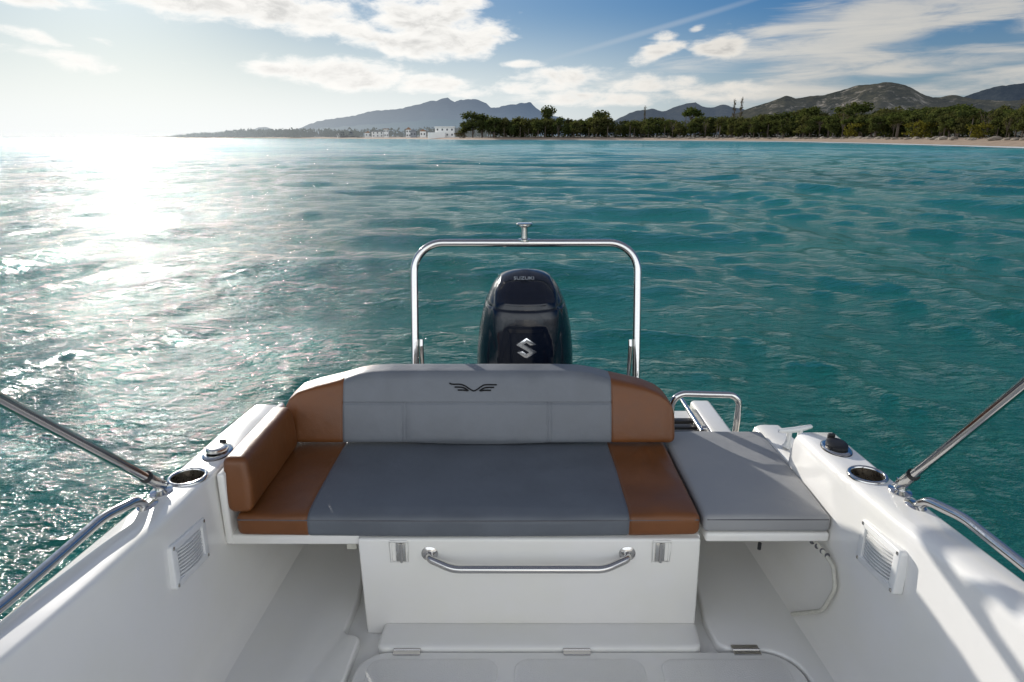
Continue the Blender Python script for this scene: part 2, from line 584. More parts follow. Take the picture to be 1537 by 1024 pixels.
# cup holders: rim and deep steel cup set into the side decks
for sg, y, h in ((-1, 1.838, 1.053), (1, 1.853, 1.047)):
    g = f_gz(y) + .0035
    M_ = Matrix.Translation((CX + sg * h, y, g)) @ Matrix.Scale(.94, 4)
    cup = MB()
    cup.lathe([(.0625, -.004), (.0622, .002), (.059, .0055), (.054, .0065), (.0505, .004), (.0495, -.004), (.048, -.05), (.046, -.085), (.040, -.09), (0, -.09)], M_, 48, caps=False)
    o = cup.build('cup_holder', MAT['steel'], boat, recalc=False, angle=50)
    # inner bowl, darker brushed steel with a few rolled ribs
    b = MB(); prof = [(.0493, .001), (.048, -.05), (.0458, -.084), (.040, -.0885), (0, -.0885)]
    seg = 60; rows = []
    for r, z in prof:
        rows.append([M_ @ Vector(((r - .0007) * math.cos(2 * math.pi * k / seg), (r - .0007) * math.sin(2 * math.pi * k / seg), z)) for k in range(seg)])
    b.sheet(rows, closed=True)
    b.build('bowl', MAT['cup_steel'], o)

# the gunwale surface has to be open where cups go in: cut round openings
def cut_hole(o, cx, cy, r):
    bm = bmesh.new(); bm.from_mesh(o.data)
    base = ORG[o.name]
    c = Vector((cx, cy, 0)) - base
    zmin = .45 - base.z
    fs = [f for f in bm.faces if abs(f.calc_center_median().x - c.x) < .25 and abs(f.calc_center_median().y - c.y) < .45 and f.calc_center_median().z > zmin and f.normal.z ** 2 > .25]
    for k in range(20):
        a = 2 * math.pi * k / 20
        pl = Vector((c.x + r * math.cos(a), c.y + r * math.sin(a), 0))
        no = Vector((math.cos(a), math.sin(a), 0))
        geom = [f for f in bm.faces if f in set(fs) or True] if False else None
        near = [f for f in bm.faces if (f.calc_center_median() - Vector((c.x, c.y, f.calc_center_median().z))).length < .22 and f.calc_center_median().z > zmin]
        g = near + list({e for f in near for e in f.edges}) + list({v for f in near for v in f.verts})
        bmesh.ops.bisect_plane(bm, geom=g, plane_co=pl, plane_no=no, dist=1e-6)
    kill = [f for f in bm.faces if f.calc_center_median().z > zmin and math.hypot(f.calc_center_median().x - c.x, f.calc_center_median().y - c.y) < r * .985]
    bmesh.ops.delete(bm, geom=kill, context='FACES')
    bm.to_mesh(o.data); bm.free()
    for p in o.data.polygons: p.use_smooth = True
    o.data.set_sharp_from_angle(angle=rad(60))


cut_hole(gun_l, CX - 1.053, 1.838, .0505)
cut_hole(gun_r, CX + 1.047, 1.853, .0505)

# rod holders: oval steel plate, black rubber cap on a hinge (the port one lies open)
for sg, y, h, opened in ((-1, 2.022, 1.040, True), (1, 2.055, 1.045, False)):
    g = f_gz(y) + .002
    M_ = Matrix.Translation((CX + sg * h, y, g))
    o = MB().lathe([(.048, 0), (.048, .004), (.044, .0075), (.034, .0085), (.030, .006), (0, .006)], M_, 40, sx=.92, sy=1.35).build('rod_holder', MAT['steel'], boat)
    MB().lathe([(.0495, -.002), (.0495, .0025), (.047, .003), (.047, -.002)], M_, 40, sx=.92, sy=1.35).build('gasket', MAT['black'], o)
    Mc = Matrix.Translation((CX + sg * h, y, g + .009)) @ (Matrix.Rotation(rad(6), 4, 'X') if not opened else Matrix.Rotation(rad(-4), 4, 'X'))
    MB().lathe([(.034, 0), (.035, .004), (.034, .011), (.030, .014), (.018, .0155), (0, .016)], Mc, 32, sy=1.15).build('cap', MAT['black'] if not opened else MAT['steel_rough'], o)
    MB().box(-.012, .012, .040, .052, -.004, .022, R=Mc).build('cap_hinge', MAT['black'], o, bevel=.003)

# cleat
def cleat(x, y, z, rz):
    M_ = Matrix.Translation((x, y, z)) @ Matrix.Rotation(rz, 4, 'Z') @ Matrix.Diagonal((.84, .84, 1, 1))
    m = MB()
    m.tube([M_ @ Vector(p) for p in ((-.092, 0, .073), (-.085, 0, .076), (-.05, 0, .073), (0, 0, .071), (.05, 0, .073), (.085, 0, .076), (.092, 0, .073))],
           [.004, .008, .0105, .0115, .0105, .008, .004], 14)
    for s in (-.030, .030):
        m.tube([M_ @ Vector((s * 1.3, 0, 0)), M_ @ Vector((s * 1.1, 0, .012)), M_ @ Vector((s, 0, .030)), M_ @ Vector((s, 0, .071))], [.018, .013, .010, .010], 12)
    return m.build('cleat', MAT['plastic_white'], boat, angle=50)


cleat(1.103, 2.38, .440, rad(16))

# air vents in the cockpit walls
def vent(x, yc, zc, sg, w, h, tilt, slats_from=0, screws=((-1, -1), (1, -1), (-1, 1), (1, 1))):
    # local frame: u along the boat (aft), v up, n into the cockpit
    n = Vector((-sg, 0, .06)).normalized(); u = Vector((0, math.cos(tilt), math.sin(tilt))); v = n.cross(u) * (1 if sg < 0 else -1)
    if v.z < 0: v = -v
    M_ = Matrix((( u.x, v.x, n.x, x), (u.y, v.y, n.y, yc), (u.z, v.z, n.z, zc), (0, 0, 0, 1)))
    m = MB(); a, b = w / 2, h / 2
    t = .020
    def loop(dx, dy, r, z):
        return [M_ @ Vector((p_[0], p_[1], z)) for p_ in round_poly([(-a + dx, -b + dy), (a - dx, -b + dy), (a - dx, b - dy), (-a + dx, b - dy)], r, 5)]
    m.sheet([loop(0, 0, .012, -.012), loop(0, 0, .012, .009), loop(.0015, .0015, .011, .0122), loop(.004, .004, .010, .0135), loop(t * 1.3, t, .006, .0135), loop(t * 1.36, t * 1.06, .005, .012), loop(t * 1.36, t * 1.06, .005, -.003)], closed=True)
    o = m.build('air_vent', MAT['plastic_white'], boat, angle=50)
    ns = 9
    s = MB()
    for k in range(ns):
        vv = -b + t + (k + .5) * (2 * b - 2 * t) / ns
        rows = []
        L = a - t * 1.35
        for i in range(13):
            uu = -L + 2 * L * i / 12
            bul = .012 * (1 - (uu / L) ** 2)
            hh = (2 * b - 2 * t) / ns
            pr_ = [(vv - hh * .50, .001 + bul * .9), (vv - hh * .30, .0075 + bul), (vv + hh * .12, .0085 + bul), (vv + hh * .30, -.002 + bul * .6)]
            rows.append([M_ @ Vector((uu, p_[0], p_[1])) for p_ in pr_])
        s.sheet(rows)
    s.build('louvre_slats', MAT['plastic_white'], o, angle=30)
    MB().prism([(-a + t, -b + t), (a - t, -b + t), (a - t, b - t), (-a + t, b - t)], -.004, -.002, M_).build('backing', MAT['thread'], o)
    for su, sv in screws:
        MB().lathe([(.0055, .012), (.0055, .0145), (.003, .0155), (0, .0155)], M_ @ Matrix.Translation((su * (a - .012), sv * (b - .010), 0)), 14).build('screw', MAT['steel_rough'], o)
    return o


vent(CX - f_hi(1.66) - .012, 1.665, .452, -1, .205, .128, rad(-8))
vent(CX + f_hi(1.61) - .004, 1.612, .478, 1, .20, .128, rad(-6))
# a short row of drilled dots below the starboard vent corner is part of that moulding: drain hose end
p = fillet([(.985, 1.90, .345), (1.012, 1.80, .31), (1.010, 1.765, .25), (1.000, 1.80, .14), (.955, 1.90, .046)], [.05, .05, .08], 8)
MB().tube(p, .0068, 12).build('drain_hose', MAT['hose'], boat)
m = MB()
q = Vector((.985, 1.90, .345))
for k in range(6):
    f = k / 5
    c_ = Vector((.965 + .04 * f, 1.93 - .10 * f, .345 - .02 * f))
    m.lathe([(.008, -.002), (.009, 0), (.008, .002)], Matrix.Translation(c_) @ Matrix.Rotation(rad(70), 4, 'X'), 14)
m.build('hose_coil', MAT['thread'], boat)

# flush hinge plates in the locker front
for x0 in (-.392, .452):
    r_ = MB()
    xa, xb, za, zb = x0, x0 + .057, .283, .366
    fr = .0065
    y_ = 1.8545
    for b_ in ((xa, xb, za, za + fr), (xa, xb, zb - fr, zb), (xa, xa + fr, za + fr, zb - fr), (xb - fr, xb, za + fr, zb - fr)):
        r_.box(b_[0], b_[1], y_ - .0055, y_ + .004, b_[2], b_[3])
    o = r_.build('recessed_hinge', MAT['gel'], locker, bevel=.002, seg=2)
    xm = x0 + (.034 if x0 < 0 else .024)
    k = MB().box(xm - .015, xm + .015, y_ - .006, y_ + .002, za + .008, zb - .008)
    k.build('hinge_leaf', MAT['steel_rough'], o, bevel=.0015, seg=2)
    MB().tube([(xm + .002, y_ - .008, za + .006), (xm + .002, y_ - .008, zb - .008)], .0048, 12).build('hinge_barrel', MAT['steel'], o)

# ================================================================ UPHOLSTERY
SEAMS = (-.652, .374)


def seam_pinch(v, lines, w=.004, d=.004):
    return sum(d * math.exp(-((v - s) / w) ** 2) for s in lines)


# bench seat
ST = .452


def seat_def(q):
    q = q.copy()
    fx = (q.x + .882) / 1.484; fy = (q.y - 1.858) / .55
    topness = max(0.0, (q.z - .40) / .05)
    if topness > 0:
        crown = .010 * (1 - (2 * fx - 1) ** 4) * (1 - (2 * min(1, max(0, fy)) - 1) ** 4)
        wr = .0035 * mnoise.noise(Vector((q.x * 5, q.y * 6, 1.3))) + .0016 * mnoise.noise(Vector((q.x * 14, q.y * 9, 4.3)))
        # pulled creases on the starboard end panel, fanning out from the backrest corner
        if q.x > .34:
            for a_, s_ in ((rad(-104), .006), (rad(-80), .0055), (rad(-118), .004), (rad(-92), -.004)):
                dx, dy = q.x - .515, q.y - 2.38
                t_ = dx * math.cos(a_) + dy * math.sin(a_)
                dd = -dx * math.sin(a_) + dy * math.cos(a_)
                if t_ > 0: wr += s_ * math.exp(-(dd / (.010 + .035 * t_)) ** 2) * min(1, t_ / .1) * max(0, 1 - t_ / .5)
        q.z += (crown + wr - seam_pinch(q.x, SEAMS, .005, .004)) * topness
    if q.y < 1.88:
        q.y += seam_pinch(q.x, SEAMS, .004, .003) - .004 * math.sin(fx * math.pi) + .002 * mnoise.noise(Vector((q.x * 6, 0, q.z * 9)))
        q.z += -.006 * math.sin(fx * math.pi)
    return q


ex = [s + d for s in SEAMS for d in (-.012, -.008, -.005, -.0025, 0, .0025, .005, .008, .012)] + [.34 + .012 * k for k in range(22)]
d = pillow(-.882, .602, 1.858, 2.42, .376, ST, .022, (44, 34, 4), ex=ex, deform=seat_def)
parts = split_pillow(d, lambda c: 0 if c[0] < SEAMS[0] else (1 if c[0] < SEAMS[1] else 2))
seat = thing('seat_cushion', 'wide grey bench seat cushion with tan end panels on the white locker', 'cushion', (-.14, 1.858, .376))
parts[1].build('centre_panel', MAT['grey'], seat, angle=80, recalc=False)
parts[0].build('end_panel', MAT['brown'], seat, angle=80, recalc=False, label='tan end panel next to the armrest')
parts[2].build('end_panel', MAT['brown'], seat, angle=80, recalc=False, label='creased tan end panel beside the loose side cushion')
pp = [(-.874 + 1.468 * k / 40, 1.8605 - .004 * math.sin(k / 40 * math.pi), .4360 - .002 * math.sin(k / 40 * math.pi)) for k in range(41)]
MB().tube(pp, .0022, 8).build('piping', MAT['thread'], seat)

# backrest
BZ0, BZ1 = .462, .727
OUTL = [(-.888, .570), (-.880, .604), (-.864, .631), (-.835, .655), (-.77, .675), (-.662, .700), (-.60, .717), (-.55, .724), (-.48, BZ1), (.19, BZ1), (.265, .724), (.315, .717), (.384, .700), (.46, .685), (.52, .670), (.57, .651), (.600, .630), (.622, .604), (.634, .560)]
ow = lambda x: float(np.interp(x, [p_[0] for p_ in OUTL], [p_[1] for p_ in OUTL]))
BS = (-.655, .385)
VS = (-.424, -.412, .137, .149)
LEAN = .37


def back_def(q):
    q = q.copy()
    H = ow(q.x); piv = min(.625, H - .045)
    if q.z > piv: q.z = piv + (q.z - piv) / (BZ1 - piv) * (H - piv)
    dd = 0
    if q.y < 2.40:      # front face
        dd += seam_pinch(q.x, BS, .004, .005)
        if BS[0] < q.x < BS[1]:
            dd += .0035 * math.exp(-((q.z - .617) / .0035) ** 2)
            if q.z < .617: dd += seam_pinch(q.x, VS, .003, .003)
        fx = (q.x + .888) / 1.522
        dd -= .010 * math.sin(max(0, min(1, (q.z - .462) / .26)) * math.pi) * (1 if .02 < fx < .98 else .3)
        dd += .0025 * mnoise.noise(Vector((q.x * 5, q.z * 7, 3.1)))
    q.y += dd + LEAN * (q.z - BZ0)
    if q.z < .47: q.z += .006 * math.sin((q.x + .888) / 1.522 * math.pi * 3)
    return q


ex = [s + d_ for s in BS for d_ in (-.012, -.008, -.005, -.0025, 0, .0025, .005, .008, .012)] + [s + d_ for s in VS for d_ in (-.004, -.002, 0, .002, .004)] + [p_[0] for p_ in OUTL]
ex = [e for e in ex if -.887 < e < .633]
ez = [.617 + d_ for d_ in (-.008, -.005, -.0025, 0, .0025, .005, .008)]
d = pillow(-.888, .634, 2.345, 2.465, BZ0, BZ1, .026, (46, 3, 14), ex=ex, ez=ez, deform=back_def)
parts = split_pillow(d, lambda c: 0 if c[0] < BS[0] else (1 if c[0] < BS[1] else 2))
backr = thing('backrest_cushion', 'long grey backrest with rounded tan ends and black wing emblem', 'backrest', (-.13, 2.40, BZ0))
cpan = parts[1].build('centre_panel', MAT['grey_back'], backr, angle=80, recalc=False)
parts[0].build('end_panel', MAT['brown'], backr, angle=80, recalc=False)
parts[2].build('end_panel', MAT['brown'], backr, angle=80, recalc=False)
# wing emblem: thin raised strokes
yf = lambda z: 2.345 + LEAN * (z - BZ0) - .010 * math.sin((z - .462) / .26 * math.pi) - .0035
ez0 = .677; ecx = -.148


def stroke(m, pts, w):
    P_ = [((x_ - 760) / 15.37 / 1000 * 2.565, (260 - y_) / 15.37 / 1000 * 2.565 * 1.06) for x_, y_ in pts]
    n_ = len(P_)
    L, R_ = [], []
    for i in range(n_):
        a_ = Vector(P_[max(0, i - 1)]); b_ = Vector(P_[min(n_ - 1, i + 1)])
        d_ = (b_ - a_).normalized(); nn = Vector((-d_.y, d_.x))
        ww = w * (1.0 if 0 < i < n_ - 1 else .45)
        L.append(Vector(P_[i]) + nn * ww); R_.append(Vector(P_[i]) - nn * ww)
    rows = []
    for l_, r2 in zip(L, R_):
        row = []
        for q_, off in ((l_, .002), (l_, -.0012), (r2, -.0012), (r2, .002)):
            z_ = ez0 + q_.y
            row.append((ecx + q_.x, yf(z_) + off, z_))
        rows.append(row)
    m.sheet(rows, closed=True)
    m.add(rows[0], [(0, 1, 2, 3)]); m.add(rows[-1], [(3, 2, 1, 0)])


def dense(pts, n=6):
    P_ = [Vector((p_[0], p_[1])) for p_ in pts]
    out = []
    for i in range(len(P_) - 1):
        p0, p1, p2, p3 = P_[max(0, i - 1)], P_[i], P_[i + 1], P_[min(len(P_) - 1, i + 2)]
        for k in range(n):
            t_ = k / n
            out.append(.5 * ((2 * p1) + (p2 - p0) * t_ + (2 * p0 - 5 * p1 + 4 * p2 - p3) * t_ ** 2 + (3 * p1 - p0 - 3 * p2 + p3) * t_ ** 3))
    out.append(P_[-1])
    return [(p_.x, p_.y) for p_ in out]


m = MB()
stroke(m, dense([(190, 192), (260, 214), (450, 218), (560, 250), (690, 322), (760, 345), (830, 322), (930, 262), (1030, 226), (1300, 226)]), .0021)
for s_ in ([(310, 272), (480, 276), (570, 305), (640, 345)], [(385, 330), (520, 332), (620, 345)], [(1235, 278), (1040, 282), (950, 312), (890, 348)], [(1165, 336), (1000, 336), (910, 348)]):
    stroke(m, dense(s_), .0022)
m.build('wing_emblem', MAT['decal'], backr)

# armrest cushion
def arm_def(q):
    q = q.copy()
    f = (q.z - .455) / .18
    q.x += -.012 * f - .006 * math.sin(max(0, min(1, f)) * math.pi) * (1 if q.x < -.87 else -1)
    q.y += .03 * f * (1 if q.y < 2.0 else .0)
    q.z += -.012 * ((q.y - 1.86) / .5) * (1 if f > .5 else 0) + .002 * mnoise.noise(Vector((q.x * 9, q.y * 8, q.z * 8)))
    return q


d = pillow(-.902, -.826, 1.862, 2.352, .455, .637, .022, (6, 22, 10), deform=arm_def)
arm = MB(); arm.v = [tuple(p_) for p_ in d[0]]; arm.f = d[1]; arm.mi = [0] * len(d[1])
o = arm.build('armrest_cushion', MAT['brown'], None, angle=80, recalc=False, loc=(-.865, 1.862, .455))
tag(o, 'tan upright armrest cushion standing on the bench end panel', 'cushion')

# side seat cushion
def side_def(q):
    q = q.copy()
    f = max(0, (q.y - 1.858) / .65)
    q.x += (.008 * f) * max(0, (q.x - .7) / .32)
    if q.z > .42:
        fx = (q.x - .61) / .43
        q.z += .007 * (1 - (2 * min(1, max(0, fx)) - 1) ** 4) * (1 - (2 * min(1, f) - 1) ** 4) + .003 * mnoise.noise(Vector((q.x * 6, q.y * 6, 9.1)))
    return q


d = pillow(.612, 1.020, 1.860, 2.515, .388, .447, .018, (22, 28, 4), deform=side_def)
sc = MB(); sc.v = [tuple(p_) for p_ in d[0]]; sc.f = d[1]; sc.mi = [0] * len(d[1])
side = thing('side_cushion', 'plain grey cushion lightened as if sunlit, with cast shadows over the side locker', 'cushion', (.82, 1.86, .388))
sc.build('pad', MAT['grey_sunlit'], side, angle=80, recalc=False)
MB().tube([(.622, 1.8625, .4355), (.80, 1.8605, .4365), (1.01, 1.8625, .4355)], .0020, 8).build('piping', MAT['thread'], side)

# ============================================================ OUTBOARD MOTOR
eng = thing('outboard_motor', 'glossy navy black outboard motor with silver S badge behind the backrest', 'outboard motor', (CX + .012, 3.33, .1))
EX = CX + .012
zs = [.30, .36, .42, .467, .51, .555, .60, .666, .70, .75, .785, .798, .805, .812, .822, .835, .850, .862, .88, .90, .918, .931, .943, .951, .956, .958]
wz = lambda z: I(z, (.30, .205), (.36, .236), (.467, .252), (.555, .248), (.666, .236), (.758, .217), (.80, .204), (.826, .192), (.86, .177), (.88, .167), (.905, .149), (.931, .119), (.945, .086), (.953, .052), (.958, .008))
ff = lambda z: I(z, (.30, 3.10), (.467, 3.065), (.70, 3.075), (.78, 3.085), (.83, 3.105), (.88, 3.15), (.92, 3.21), (.945, 3.27), (.958, 3.325))
fb = lambda z: I(z, (.30, 3.60), (.467, 3.69), (.65, 3.69), (.78, 3.66), (.85, 3.60), (.90, 3.52), (.931, 3.45), (.95, 3.39), (.958, 3.335))
sm = lambda x, a, b: (lambda t_: t_ * t_ * (3 - 2 * t_))(max(0, min(1, (x - a) / (b - a))))
NS = 120


def cowl_row(z):
    w, y0, y1 = wz(z), ff(z), fb(z)
    yc = y0 + (y1 - y0) * .45
    row = []
    e = 2.5
    for k in range(NS):
        a_ = 2 * math.pi * k / NS
        ca, sa = math.cos(a_), math.sin(a_)
        x_ = w * math.copysign(abs(ca) ** (2 / e), ca)
        yy = math.copysign(abs(sa) ** (2 / e), sa)
        y_ = yc + yy * ((y1 - yc) if yy > 0 else (yc - y0))
        n_ = Vector((ca, sa * .9, .9 * sm(z, .80, .95))).normalized()
        off = 0.0
        hood = .150 - .03 * sm(z, .86, .95)
        ax = abs(x_)
        if sa < .5 or z > .9:
            if z > .808:
                off += .006 * sm(hood - ax, -.006, .006)
            else:
                off += .007 * sm(.135 + .03 * sm(z, .5, .75) - ax, -.004, .010) * (1 if sa < 0 else 0)
                # recessed lower panel round the badge
                if sa < 0: off -= .012 * sm(.095 + .03 * sm(z, .71, .55) - ax, -.006, .006) * sm(.712 - z, -.01, .012)
        off -= .0035 * math.exp(-((z - .805) / .004) ** 2) * (1 if sa < 0 else .3)
        if sa < 0: off += .007 * math.exp(-((z - .836) / .009) ** 2) * sm(.10 - ax, -.02, .01)
        p_ = Vector((EX + x_, y_, z)) + n_ * off
        row.append(p_)
    return row


zz = []
for a_, b_ in zip(zs[:-1], zs[1:]):
    k = 3 if b_ - a_ > .03 else (2 if b_ - a_ > .012 else 1)
    zz += [a_ + (b_ - a_) * i / k for i in range(k)]
zz.append(zs[-1])
rows = [cowl_row(z) for z in zz]
mb = MB().sheet([r_ for r_, z in zip(rows, zz) if z <= .8051], closed=True)
mb.add(rows[0], [tuple(range(NS))])
mb.build('cowl', MAT['navy'], eng, angle=50)
mb = MB().sheet([r_ for r_, z in zip(rows, zz) if z >= .8049], closed=True)
mb.add(rows[-1], [tuple(range(NS))])
hood_o = mb.build('cowl_hood', MAT['navy'], eng, angle=50)
m = MB()
for k_, (z, s_) in enumerate(((.02, .62), (.10, .68), (.2, .78), (.27, .9), (.305, .95))):
    pass
leg = MB().sheet([[Vector((EX + w_ * math.cos(a_), 3.36 + l_ * math.sin(a_), z)) for a_ in [2 * math.pi * k / 32 for k in range(32)]]
                  for z, w_, l_ in ((.31, .17, .22), (.2, .13, .19), (0, .085, .16), (-.35, .06, .13), (-.62, .045, .11), (-.66, .05, .17), (-.72, .05, .19), (-.78, .02, .12))], closed=True)
leg.build('drive_leg', MAT['navy'], eng, angle=60)
MB().box(EX - .13, EX + .13, 2.965, 3.25, .12, .40).build('clamp_bracket', MAT['navy'], eng, bevel=.03, seg=4)
MB().box(EX - .11, EX + .11, 3.2, 3.58, -.26, -.25).build('cavitation_plate', MAT['navy'], eng, bevel=.003)
pm = MB()
for k in range(3):
    a_ = 2 * math.pi * k / 3
    rowsP = []
    for i in range(7):
        r_ = .03 + .12 * i / 6
        wd = .05 * math.sin(math.pi * (.18 + .8 * i / 6))
        tw = rad(55 - 30 * i / 6)
        row = []
        for s_ in (-1, 1):
            l_ = Vector((r_, s_ * wd * math.sin(tw), s_ * wd * math.cos(tw)))
            row.append(Matrix.Translation((EX, 3.62, -.68)) @ (Matrix.Rotation(a_, 4, 'Y') @ Vector((l_.x, l_.y, l_.z))))
        rowsP.append(row)
    pm.sheet(rowsP)
pm.tube([(EX, 3.54, -.68), (EX, 3.68, -.68)], [.04, .022], 16)
pm.build('propeller', MAT['steel_rough'], eng, recalc=False)
# S badge
S_ = [(.5, 0), (.97, .32), (.68, .36), (.5, .225), (.37, .315), (1, .67), (.5, 1), (.03, .68), (.32, .64), (.5, .775), (.63, .685), (0, .33)]
bw = .100
Mb = Matrix.Translation((EX + .003, ff(.622) + .010, .622)) @ Matrix.Rotation(rad(90), 4, 'X')
MB().prism([((x_ - .5) * bw, (.5 - y_) * bw * 1.06) for x_, y_ in S_], -.004, .007, Mb).build('badge', MAT['silver'], eng, bevel=.0012, seg=2, angle=30)


def lettering(body, size, M_, mat, parent, name='lettering'):
    cu = bpy.data.curves.new(name, 'FONT')
    cu.body = body; cu.size = size; cu.align_x = 'CENTER'; cu.align_y = 'CENTER'; cu.extrude = .0012
    to = bpy.data.objects.new(name, cu); COL.objects.link(to)
    dg = bpy.context.evaluated_depsgraph_get()
    me = bpy.data.meshes.new_from_object(to.evaluated_get(dg))
    bpy.data.objects.remove(to); bpy.data.curves.remove(cu)
    me.transform(Matrix.Translation(-ORG[parent.name]) @ M_)
    me.materials.clear(); me.materials.append(mat)
    o_ = bpy.data.objects.new(name, me); COL.objects.link(o_); o_.parent = parent
    ORG[o_.name] = ORG[parent.name]
    return o_


Mt = Matrix.Translation((EX - .008, 3.222, .9375)) @ Matrix.Rotation(rad(33), 4, 'X')
lettering('SUZUKI', .030, Mt, MAT['decal_silver'], hood_o)

eng.scale = (.94, .94, .94)
eng.location = (.94 * (CX + .012), 3.13, .190)

# ============================================================== BIMINI FRAME
bim = thing('bimini_frame', 'polished steel bimini poles hinged on the gunwales and leaning forward', 'awning frame', (CX, 1.74, .6))
foot = {}
for sg in (-1, 1):
    hx = CX + sg * 1.088
    g = f_gz(1.745)
    base = Vector((hx, 1.748, g + .024))
    dr = Vector((-.043, -.446, .450)).normalized() if sg < 0 else Vector((-.021, -.381, .459)).normalized()
    top = base + dr * 1.55
    foot[sg] = top
    MB().tube([base + dr * .035, top], .0132, 18).build('pole', MAT['steel'], bim)
    f_ = MB().tube([base + dr * -.012, base + dr * .075], .0168, 18).build('pole_end', MAT['steel_rough'], bim, bevel=.002)
    MB().tube([base + dr * .072, base + dr * .079], .0178, 18).build('ring', MAT['black'], f_)
    m = MB()
    m.lathe([(.030, 0), (.030, .004), (.016, .008), (.0135, .010), (.0135, .018), (.011, .022), (0, .024)], Matrix.Translation((hx, 1.748, g + .001)), 22, sx=1, sy=1.3)
    m.box(hx - .006, hx + .006, 1.748 - .016, 1.748 + .018, g + .010, g + .038)
    mt = m.build('deck_mount', MAT['steel'], bim, bevel=.001, seg=1)
    MB().tube([(hx - .022, 1.748, g + .025), (hx + .022, 1.748, g + .025)], .006, 12).build('hinge_pin', MAT['steel'], mt)
a_, b_ = foot[-1], foot[1]
p = fillet([a_, a_ + Vector((.05, -.12, .16)), b_ + Vector((-.05, -.12, .16)), b_], [.12, .12], 10)
MB().tube(p, .0130, 16).build('bow', MAT['steel'], bim)

# =================================================================== SEA
def make_water():
    r0, r1 = 1.2, 420.0
    nr, na = 860, 700
    rr = r0 * (r1 / r0) ** (np.arange(nr) / (nr - 1))
    aa = np.radians(np.linspace(-82, 82, na))
    R, A = np.meshgrid(rr, aa, indexing='ij')
    X = (R * np.sin(A)).ravel(); Y = (R * np.cos(A)).ravel()
    step = np.maximum(R * (math.log(r1 / r0) / nr), R * (aa[1] - aa[0])).ravel()
    Z = np.zeros_like(X); DX = np.zeros_like(X); DY = np.zeros_like(X)
    rng = np.random.default_rng(5)
    N = 210
    lam = np.exp(rng.uniform(math.log(.17), math.log(6.5), N))
    lam[:9] = (6.3, 5.2, 4.4, 3.8, 3.1, 2.6, 4.8, 3.4, 2.2)
    PHI = np.degrees(np.arctan2(X, Y))
    sst = lambda x, lo, hi: (lambda q: q * q * (3 - 2 * q))(np.clip((x - lo) / (hi - lo), 0, 1))
    wR, wL = sst(PHI, 2, 30), sst(-PHI, 2, 30)
    nearw = 1 - sst(R.ravel(), 30, 120)
    wR, wL = wR * nearw, wL * nearw
    wB = 1 - .62 * np.maximum(wR, wL)
    for i in range(N):
        L = lam[i]; k = 2 * math.pi / L
        fam = i % 3
        spread = .13 if L > 3 else (.20 if L > 1 else .40)
        # the open-sea chop runs towards the boat; beside the hull it swings round
        mean, wt = ((-98, wB), (-168, wR), (-30, wL))[fam]
        th = rad(mean) + rng.normal(0, spread)
        kx, ky = k * math.cos(th), k * math.sin(th)
        slope = (.026 if L > 4.0 else (.036 if L > 1.2 else .036)) * rng.uniform(.6, 1.3)
        if i < 9: slope = (.052, .056, .030)[fam]
        elif fam == 2 and L > 1.2: slope *= .75
        a_ = slope / k
        fade = np.clip((L / step - 3.0) / 3.0, 0, 1) * wt
        ph = kx * X + ky * Y + rng.uniform(0, 2 * math.pi)
        # group modulation so trains come and go
        g = .60 + .60 * np.sin(X * rng.uniform(-.5, .5) / L + Y * rng.uniform(-.5, .5) / L + rng.uniform(0, 6.28))
        s = np.sin(ph); c = np.cos(ph)
        amp = a_ * fade * g
        q = .55 if L > 1.5 else .8
        Z += amp * c
        DX -= q * amp * (kx / k) * s; DY -= q * amp * (ky / k) * s
    # sharpen crests slightly, keep water calm inside and beside the hull
    Z = .25 * np.tanh(Z / .25)
    hx = np.abs(X - CX)
    calm = np.clip(np.maximum((hx - 1.0) / .7, (Y - 3.5) / 1.2), 0.0, 1)
    Z *= calm; DX *= calm; DY *= calm
    # hollow the smooth wash behind the transom
    Z -= .05 * np.exp(-((X - CX) / .9) ** 2 - ((Y - 4.2) / 1.0) ** 2)
    co = np.stack([X + DX, Y + DY, Z], 1)
    # flat remainder: rings to the horizon, plus the sector behind
    out_r = [900, 2000, 4500, 10000, 24000, 60000]
    rows = []
    for r in out_r:
        rows.append(np.stack([r * np.sin(aa), r * np.cos(aa), np.zeros(na)], 1))
    co = np.concatenate([co] + rows)
    nrt = nr + len(out_r)
    i0 = (np.arange(nrt - 1)[:, None] * na + np.arange(na - 1)[None, :]).ravel()
    quads = np.stack([i0, i0 + na, i0 + na + 1, i0 + 1], 1)
    # back sector
    nb = 24
    ab = np.radians(np.linspace(82, 278, nb))
    rb = [.02, 5, 60, 420, 10000, 60000]
    bv = np.array([[r * math.sin(a), r * math.cos(a), 0.0] for r in rb for a in ab])
    b0 = len(co)
    co = np.concatenate([co, bv])
    j0 = (np.arange(len(rb) - 1)[:, None] * nb + np.arange(nb - 1)[None, :]).ravel() + b0
    quads = np.concatenate([quads, np.stack([j0, j0 + nb, j0 + nb + 1, j0 + 1], 1)])
    me = bpy.data.meshes.new('water')
    me.vertices.add(len(co)); me.vertices.foreach_set('co', co.astype(np.float32).ravel())
    me.loops.add(quads.size); me.loops.foreach_set('vertex_index', quads.astype(np.int32).ravel())
    me.polygons.add(len(quads))
    me.polygons.foreach_set('loop_start', (np.arange(len(quads)) * 4).astype(np.int32))
    me.polygons.foreach_set('use_smooth', np.ones(len(quads), dtype=bool))
    me.update(calc_edges=True); me.validate()
    o_ = bpy.data.objects.new('water', me); COL.objects.link(o_)
    o_.location = (0, 0, WATER_Z)
    tag(o_, 'choppy turquoise green sea with sun glitter', kind='structure')
    m_, t = new_mat('sea_water')
    pos = t.n('ShaderNodeNewGeometry').outputs['Position']
    dist = t.n('ShaderNodeVectorMath', operation='LENGTH'); t.put(dist, 0, pos)
    dist = dist.outputs['Value']
